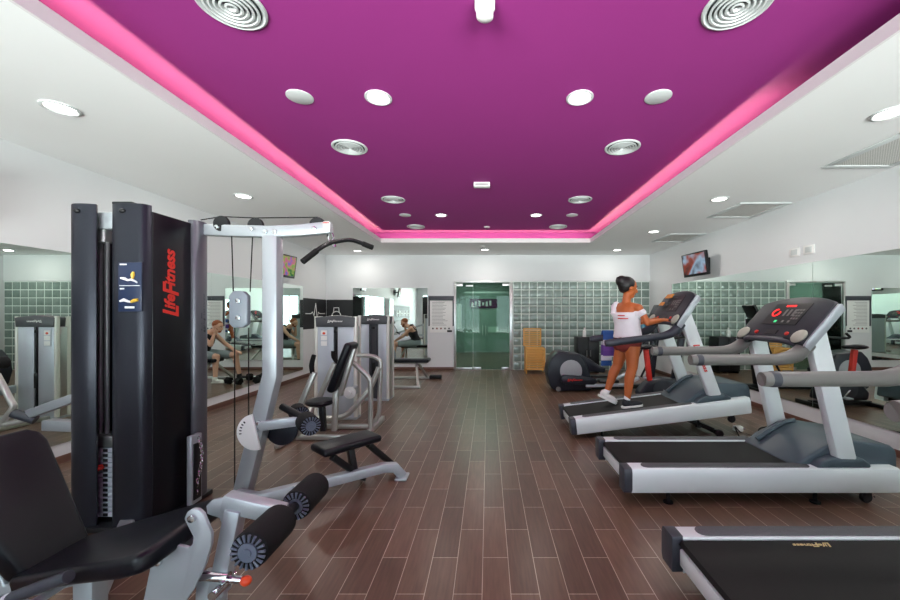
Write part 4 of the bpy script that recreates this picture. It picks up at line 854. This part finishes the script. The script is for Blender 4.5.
co = obj('console', MB().box((3.13, d+.21, 1.45), (.05, .34, .26), .015, Matrix.Rotation(.45, 3, 'Y')), 'black', el); obj('screen', MB().box((3.10, d+.21, 1.465), (.006, .22, .12), 0, Matrix.Rotation(.45, 3, 'Y')), 'dgrey', co)
for y in (d-.04, d+.46): obj('arm_lever', MB().tube([(2.75, y, .27), (2.98, y, .75), (3.0, y, .95), (2.9, y, 1.25), (2.82, y, 1.42)], .019, 10, 4), 'black', el)
bk = thing('exercise_bike', 'black upright exercise bike with a red seat post, behind the tilted treadmill', 'exercise bike', (2.7, 5.75, 0))
y0 = 5.75
obj('body', MB().prism([(2.30, .10), (2.28, .22), (2.40, .36), (2.62, .44), (2.85, .42), (3.0, .30), (3.05, .10)], XZ, y0-.11, y0+.11, .04, 3), 'navy', bk)
obj('side_disc', MB().lathe([(0, 0), (.13, 0), (.14, .008), (0, .012)], (2.62, y0-.115, .27), (0, -1, 0), 26), 'dgrey', bk)
obj('base_bar', MB().bar([(2.2, y0-.25, .03), (2.2, y0+.25, .03)], .06, .06, (1, 0, 0)).bar([(3.1, y0-.25, .03), (3.1, y0+.25, .03)], .06, .06, (1, 0, 0)).bar([(2.2, y0, .05), (3.1, y0, .05)], .1, .06), 'black', bk)
obj('seat_post', MB().bar([(2.48, y0, .38), (2.42, y0, .86)], .06, .07), 'red', bk, 'red seat post')
obj('saddle', MB().ell((2.38, y0, .90), (.15, .11, .04)).ell((2.52, y0, .90), (.10, .04, .032)), 'vinyl', bk)
obj('mast', MB().bar([(2.85, y0, .40), (2.98, y0, 1.12)], .07, .09), 'navy', bk)
obj('handlebar', MB().tube([(2.76, y0-.22, 1.12), (2.72, y0-.22, 1.05), (2.96, y0-.1, 1.06), (2.96, y0+.1, 1.06), (2.72, y0+.22, 1.05), (2.76, y0+.22, 1.12)], .018, 10, 4), 'black', bk)
obj('console', MB().box((2.99, y0, 1.17), (.04, .22, .16), .012, Matrix.Rotation(.5, 3, 'Y')), 'black', bk)
for s, a in ((-1, -.9), (1, 2.24)):
    cx, cz = 2.62+.15*math.cos(a), .27+.15*math.sin(a)
    k_ = obj('crank', MB().bar([(2.62, y0+s*.135, .27), (cx, y0+s*.135, cz)], .02, .03), 'chrome', bk); obj('pedal', MB().bb(cx-.05, cx+.05, y0+s*.15-.0, y0+s*.15+s*.09, cz-.014, cz+.014, .004), 'silverpanel', k_)
# ------------------------------------------------------------------ people
def head(mb, c, yaw, pitch, r, sk):
    """head ellipsoids added to a body builder; returns a function from head space (x forward) to the world"""
    R = Matrix.Rotation(yaw, 3, 'Z') @ Matrix.Rotation(pitch, 3, 'Y')
    c = V(c); w = lambda x, y, z: c+R @ V((x*r, y*r, z*r))
    mb.ell(w(-.06, 0, .18), (r*.98, r*.80, r*.95), R); mb.ell(w(.22, 0, -.42), (r*.66, r*.60, r*.68), R)
    mb.ell(w(.52, 0, -.95), (r*.28, r*.32, r*.22), R)
    mb.cap(w(.86, 0, .02), w(1.02, 0, -.36), r*.10, r*.17); mb.ell(w(.78, 0, -.66), (r*.12, r*.28, r*.10), R)
    mb.ell(w(.78, 0, .15), (r*.14, r*.52, r*.10), R)
    for s in (-1, 1): mb.ell(w(-.02, s*.80, -.12), (r*.20, r*.09, r*.29), R)
    return w, R
def face_parts(parent, w, R, r):
    for s in (-1, 1):
        e = obj('eye', MB().ell(w(.82, s*.33, -.03), (r*.08, r*.12, r*.06), R, 12), 'eyew', parent)
        obj('pupil', MB().ell(w(.885, s*.33, -.03), (r*.03, r*.055, r*.055), R, 10), 'black', e)
        obj('eyebrow', MB().tube([w(.88, s*.16, .18), w(.88, s*.36, .24), w(.76, s*.52, .17)], r*.045, 6), 'hairb' if parent.get('hb') else 'hairr', parent)
    obj('mouth', MB().ell(w(.90, 0, -.66), (r*.05, r*.22, r*.06), R, 12), 'lips', parent)
def hand(mb, wrist, dirv, up, s=1, curl=.5, spread=.25, L=.18):
    """palm, four unequal curled fingers and a side thumb; dirv along the hand, up = back of the hand, s picks the thumb side"""
    d = V(dirv).normalized(); n = V(up); n = (n-d*n.dot(d)).normalized(); b = d.cross(n)*s
    w0 = V(wrist); pal = L*.50
    for k in range(4):
        o = (k-1.5)*.021
        mb.cap(w0+b*o*.75+d*.01, w0+d*pal+b*o, .0135, .0125)
    for k, ln in enumerate((.066, .076, .070, .054)):
        o = (1.5-k)*.021; p = w0+d*pal+b*o; dd = (d+b*(1.5-k)*.06*spread*4).normalized(); rr = .0092 if k < 3 else .008
        a = curl*.7
        for q in (.42, .33, .28):
            dd = (dd*math.cos(a)-n*math.sin(a)).normalized(); p2 = p+dd*ln*q*1.05; mb.cap(p, p2, rr, rr*.92, 10); p = p2; rr *= .93; a = curl
    p = w0+d*.022+b*.032; dd = (d*.62+b*.7-n*.25).normalized()
    for q, rr in ((.036, .0125), (.030, .0105), (.024, .0095)):
        p2 = p+dd*q; mb.cap(p, p2, rr, rr*.92, 10); p = p2; dd = (dd+d*.35-n*.2*curl).normalized()

def woman():
    t = thing('person', 'woman with a black hair bun and white top walking on the tilted treadmill', 'person', (1.68, 4.52, .31))
    yaw = math.radians(32); fw = V((math.cos(yaw), math.sin(yaw), 0)); rt = V((math.sin(yaw), -math.cos(yaw), 0))
    pel = V((1.69, 4.53, 1.10)); chest = V((1.675, 4.53, 1.40))
    hipR = pel+V((.02, -.085, -.03)); hipL = pel+V((-.02, .085, -.03))
    knR = V((1.70, 4.42, .775)); anR = V((1.645, 4.43, .405))
    knL = V((1.60, 4.63, .775)); anL = V((1.475, 4.64, .455))
    shR = chest+rt*.165+V((0, 0, .075)); shL = chest-rt*.165+V((0, 0, .075))
    elR = V((1.845, 4.335, 1.305)); wrR = V((2.045, 4.42, 1.335)); elL = V((1.80, 4.74, 1.27)); wrL = V((2.03, 4.72, 1.33))
    neck = V((1.668, 4.53, 1.56)); hc = V((1.695, 4.53, 1.728))
    b = MB()
    b.loft([(pel+V((0, 0, -.10)), .105, .155, yaw*.4), (pel, .125, .175, yaw*.5), (pel+V((-.005, 0, .10)), .105, .145, yaw*.7), (pel+V((-.01, 0, .17)), .095, .13, yaw*.8), (chest+V((0, 0, -.06)), .105, .145, yaw), (chest+V((0, 0, .03)), .108, .158, yaw), (chest+V((-.005, 0, .09)), .085, .15, yaw), (chest+V((-.005, 0, .125)), .06, .09, yaw)])
    b.cap(chest+V((-.01, 0, .10)), neck+V((.01, 0, .05)), .056, .047); b.cap(chest+V((-.01, 0, .11)), shR, .055, .052); b.cap(chest+V((-.01, 0, .11)), shL, .055, .052)
    b.cap(neck, hc+V((0, 0, -.03)), .048, .05)
    for hp, kn, an in ((hipR, knR, anR), (hipL, knL, anL)):
        b.cap(hp, kn, .100, .062); b.cap(kn, kn.lerp(an, .3)+V((-.014, 0, 0)), .058, .059); b.cap(kn.lerp(an, .3)+V((-.014, 0, 0)), an, .059, .036)
    b.ell(pel+V((-.07, -.07, -.05)), (.09, .085, .095)); b.ell(pel+V((-.07, .07, -.05)), (.09, .085, .095))
    for sh, e, w_ in ((shR, elR, wrR), (shL, elL, wrL)):
        b.cap(sh, e, .048, .036); b.cap(e, w_, .037, .025)
    hand(b, wrR, (wrR-elR)+V((.02, .02, 0)), (0, -.2, 1), 1, .55, .3, .17); hand(b, wrL, (wrL-elL), (0, .2, 1), -1, .5, .3, .17)
    w, R = head(b, hc, math.radians(4), .12, .106, 'skinw')
    body = remesh(obj('body', b, 'skinw', t), .0075, 3)
    t['hb'] = 1; face_parts(t, w, R, .106); del t['hb']
    # hair: cap swept back, bun on top
    h = MB(); r = .118
    h.ell(w(-.26, 0, .30), (r*.90, r*.84, r*.86), R); h.ell(w(-.50, 0, -.10), (r*.52, r*.66, r*.55), R); h.ell(w(-.86, 0, .62), (r*.60, r*.62, r*.58), R); h.ell(w(-.55, 0, .85), (r*.45, r*.5, r*.35), R)
    for k in range(16):
        a = 2*PI*k/16; h.cap(w(-.86+.2*math.cos(a), .2*math.sin(a), .70), w(-.86+.56*math.cos(a), .56*math.sin(a), .62+.35*math.sin(a*2+1)), r*.15, r*.11)
    remesh(obj('hair', h, 'hairb', t), .010, 2)
    # off-shoulder top
    s = MB()
    s.loft([(pel+V((-.005, 0, .02)), .148, .20, yaw*.6), (pel+V((-.005, 0, .08)), .135, .18, yaw*.7), (pel+V((-.01, 0, .17)), .125, .168, yaw*.8), (chest+V((0, 0, -.06)), .13, .172, yaw), (chest+V((.0, 0, .0)), .132, .18, yaw), (chest+V((0, 0, .03)), .122, .172, yaw)])
    s.cap(chest-rt*.12+V((-.01, 0, .03)), shL+V((0, 0, .012)), .05, .058); s.cap(chest+rt*.10+fw*.0+V((0, 0, .0)), shR+(elR-shR)*.33, .06, .057); s.cap(chest-rt*.12+fw*-.07+V((0, 0, .02)), chest-rt*.13+V((-.02, 0, .12)), .05, .045)
    tp = remesh(obj('top', s, 'top', t), .011, 4)
    q = chest-fw*.13+rt*.01
    for k, (zz, ln) in enumerate(((-.01, .09), (-.045, .13))):
        mb = MB(); mb.tube([chest+V((0, 0, zz))-fw*.136*math.cos(a)+rt*.186*math.sin(a) for a in [j*.12-.1 for j in range(int(ln*60))]], .006, 6); obj('red_print', mb, 'red', tp)
    g_ = MB()
    g_.loft([(pel+V((0, 0, -.075)), .118, .17, yaw*.4), (pel+V((0, 0, -.03)), .142, .19, yaw*.5), (pel+V((0, 0, .05)), .128, .176, yaw*.6)])
    for hp, kn in ((hipR, knR), (hipL, knL)): g_.cap(hp, hp.lerp(kn, .02), .107, .105)
    g_.ell(pel+V((-.07, -.07, -.05)), (.10, .095, .10)); g_.ell(pel+V((-.07, .07, -.05)), (.10, .095, .10))
    remesh(obj('shorts', g_, 'maroon', t), .011, 4)
    def shoe(an, ang, m, ms, lab):
        R = Matrix.Rotation(ang, 3, 'Y'); o = lambda x, y, z: an+R @ V((x, y, z))
        b = MB(); b.ell(o(-.02, 0, -.045), (.052, .042, .05), R); b.ell(o(.06, 0, -.06), (.10, .046, .036), R); b.ell(o(.12, 0, -.066), (.055, .044, .028), R); b.cap(o(-.008, 0, -.035), o(-.006, 0, -.012), .043, .040)
        obj('sock', MB().cap(o(-.006, 0, -.02), o(0, 0, .022), .039, .037), 'top', t)
        sh = remesh(obj('shoe', b, m, t, lab), .008, 3)
        so = MB(); pts = [(-.075, .03), (-.05, .042), (.03, .043), (.1, .05), (.155, .04), (.178, 0), (.155, -.04), (.1, -.05), (.03, -.043), (-.05, -.042), (-.075, -.03), (-.082, 0)]
        so.prism(pts, lambda u, v, a: o(u, v, a), -.105, -.078, .006); obj('sole', so, ms, sh)
    shoe(anR+V((0, 0, 0)), -.12, 'shoeb', 'shoew', 'black shoe with a white sole'); shoe(anL, .45, 'shoew', 'shoew', 'white shoe')
    return t
woman()
tw = MB(); pr = [(.05, .73), (.05, 1.14), (.03, 1.185), (0, 1.20), (-.03, 1.185), (-.05, 1.14), (-.05, .86)]
tw_pts = [V((0, u, v)) for u, v in pr]
fnT = lambda u, v, a: V((a, 4.9+u, v-.005))
prof = [(u, v) for u, v in pr]+[(u*.8, v-.006 if i not in (0, 6) else v) for i, (u, v) in reversed(list(enumerate(pr)))]
tw.prism(prof, fnT, 1.49, 1.63, .002)
tag(obj('towel', tw, 'towel'), 'blue, white and purple striped towel hanging over the far handrail of the tilted treadmill', 'towel')

def man():
    t = thing('person', 'bearded red-haired man in a black vest sitting on the low bench, hand at his mouth', 'person', (-2.1, 7.8, .5))
    pel = V((-2.46, 7.08, .60)); chest = V((-2.56, 7.09, .93)); yaw = PI
    shL = chest+V((0, -.185, .075)); shR = chest+V((-.02, .185, .07))
    elL = V((-2.76, 6.93, .79)); wrL = V((-2.80, 6.98, 1.0)); elR = V((-2.80, 7.31, .78)); wrR = V((-3.03, 7.27, .64))
    hipL = pel+V((-.02, -.10, -.02)); hipR = pel+V((-.02, .10, -.02)); knL = V((-2.87, 6.95, .545)); knR = V((-3.04, 7.28, .545))
    anL = V((-2.90, 6.93, .10)); anR = V((-3.08, 7.30, .10)); hc = V((-2.80, 7.08, 1.165))
    SH = V((.38, .72, -.02))
    for q_ in (pel, chest, shL, shR, elL, wrL, elR, wrR, hipL, hipR, knL, knR, hc): q_ += SH
    anL += V((.38, .66, 0)); anR += V((.38, .76, 0))
    b = MB()
    b.loft([(pel+V((.02, 0, -.07)), .12, .17, 0), (pel, .13, .18, 0), (pel+V((-.02, 0, .11)), .115, .155, 0), (chest+V((.02, 0, -.12)), .118, .16, 0), (chest, .125, .185, 0), (chest+V((-.03, 0, .09)), .095, .18, 0), (chest+V((-.05, 0, .13)), .065, .09, 0)])
    b.cap(chest+V((-.04, 0, .10)), hc+V((.03, 0, -.08)), .062, .056)
    for sh, e, w_ in ((shL, elL, wrL), (shR, elR, wrR)):
        b.cap(chest+V((-.02, 0, .10)), sh, .062, .060); b.cap(sh, e, .056, .042); b.cap(e, w_, .045, .029)
    for h_, k, a in ((hipL, knL, anL), (hipR, knR, anR)):
        b.cap(h_, k, .10, .062); b.cap(k, k.lerp(a, .32)+V((.015, 0, 0)), .06, .058); b.cap(k.lerp(a, .32)+V((.015, 0, 0)), a, .058, .036)
    hand(b, wrL, V((-.04, .06, .13)), (-1, -.3, 0), 1, .75, .2); hand(b, wrR, V((-.1, 0, -.03)), (-.3, 0, 1), -1, .35, .3)
    w, R = head(b, hc, PI, .22, .105, 'skinm')
    remesh(obj('body', b, 'skinm', t), .008, 3)
    face_parts(t, w, R, .105)
    r = .105; h = MB(); h.ell(w(-.20, 0, .38), (r*.92, r*.85, r*.85), R); h.ell(w(-.05, 0, .72), (r*.75, r*.66, r*.42), R); remesh(obj('hair', h, 'hairr', t), .009, 2)
    h = MB(); h.ell(w(.50, 0, -.92), (r*.36, r*.44, r*.32), R); h.ell(w(.2, .5, -.6), (r*.3, r*.2, r*.4), R); h.ell(w(.2, -.5, -.6), (r*.3, r*.2, r*.4), R); h.ell(w(.83, 0, -.53), (r*.1, r*.27, r*.06), R); remesh(obj('beard', h, 'hairr', t), .008, 2)
    v = MB(); v.loft([(pel+V((.0, 0, .02)), .145, .195, 0), (pel+V((-.02, 0, .11)), .132, .172, 0), (chest+V((.02, 0, -.12)), .134, .176, 0), (chest+V((0, 0, -.02)), .138, .178, 0), (chest+V((-.02, 0, .05)), .12, .13, 0)])
    for s in (-1, 1): v.cap(chest+V((-.10, s*.09, .03)), chest+V((-.03, s*.105, .165)), .034, .03); v.cap(chest+V((.07, s*.08, .03)), chest+V((-.03, s*.105, .165)), .036, .03)
    remesh(obj('vest', v, 'tank', t), .011, 3)
    s_ = MB(); s_.loft([(pel+V((.02, 0, -.085)), .14, .185, 0), (pel+V((0, 0, .06)), .142, .19, 0)])
    for h_, k in ((hipL, knL), (hipR, knR)): s_.cap(h_, h_.lerp(k, .74), .114, .088)
    remesh(obj('shorts', s_, 'shorts', t), .011, 3)
    for an, m in ((anL, 'shoew'), (anR, 'shoeb')):
        b = MB(); b.ell(an+V((.01, 0, -.045)), (.055, .044, .048)); b.ell(an+V((-.08, 0, -.062)), (.105, .048, .036)); b.ell(an+V((-.14, 0, -.066)), (.06, .046, .03)); b.cap(an+V((0, 0, -.03)), an+V((0, 0, .0)), .046, .043)
        sh = remesh(obj('shoe', b, m, t, 'white shoe' if m == 'shoew' else 'black shoe'), .008, 3)
        obj('sole', MB().prism([(.07, .03), (.05, .042), (-.05, .043), (-.12, .05), (-.18, .04), (-.2, 0), (-.18, -.04), (-.12, -.05), (-.05, -.043), (.05, -.042), (.07, -.03)], lambda u, v, a: V((an.x+u, an.y+v, a)), .002, .024, .006), 'shoew', sh)
    return t
man()

# ------------------------------------------------------------------ light, sky, camera
wd = bpy.data.worlds.new('sky'); SC.world = wd; wd.use_nodes = True
nt = wd.node_tree; bg = nt.nodes['Background']
tc = nt.nodes.new('ShaderNodeTexCoord'); sp = nt.nodes.new('ShaderNodeSeparateXYZ'); nt.links.new(tc.outputs['Generated'], sp.inputs[0])
rp = nt.nodes.new('ShaderNodeValToRGB'); rp.color_ramp.elements[0].position = 0.41; rp.color_ramp.elements[0].color = (1.0, 0.98, 0.94, 1); rp.color_ramp.elements[1].position = 0.485; rp.color_ramp.elements[1].color = (0.095, 0.105, 0.115, 1)
mr = nt.nodes.new('ShaderNodeMapRange'); mr.inputs['From Min'].default_value = -1; nt.links.new(sp.outputs['Z'], mr.inputs['Value']); nt.links.new(mr.outputs[0], rp.inputs[0])
nt.links.new(rp.outputs[0], bg.inputs['Color']); bg.inputs['Strength'].default_value = 60      # lower half brightened as added uplight for the ceiling, dim sky above
for i, (a, b) in enumerate(wins):
    l = bpy.data.lights.new('window_portal', 'AREA'); l.shape = 'RECTANGLE'; l.size = b-a; l.size_y = WZ1-WZ0; l.cycles.is_portal = True
    o = bpy.data.objects.new('window_portal', l); COL.objects.link(o); o.location = ((a+b)/2, YF-0.10, (WZ0+WZ1)/2); o.rotation_euler = (PI/2, 0, 0)
l = bpy.data.lights.new('corridor_fill', 'AREA'); l.shape = 'DISK'; l.size = 2.4; l.energy = 105; l.color = (0.92, 1, .97)
o = bpy.data.objects.new('corridor_fill', l); COL.objects.link(o); o.location = (-0.4, 11.5, 2.58)  # added fill to brighten the corridor, no fixture there
cam = bpy.data.cameras.new('camera'); co_ = bpy.data.objects.new('camera', cam); COL.objects.link(co_)
co_.location = (0, 0, H); co_.rotation_euler = (PI/2, 0, 0); cam.sensor_width = 36; cam.lens = 15.0; cam.shift_x = -38/900; cam.shift_y = 13/900; cam.clip_start = 0.05
SC.camera = co_
SC.view_settings.view_transform = 'Standard'; SC.view_settings.look = 'None'; SC.view_settings.exposure = -0.15; SC.view_settings.gamma = 1; SC.view_settings.use_curve_mapping = False
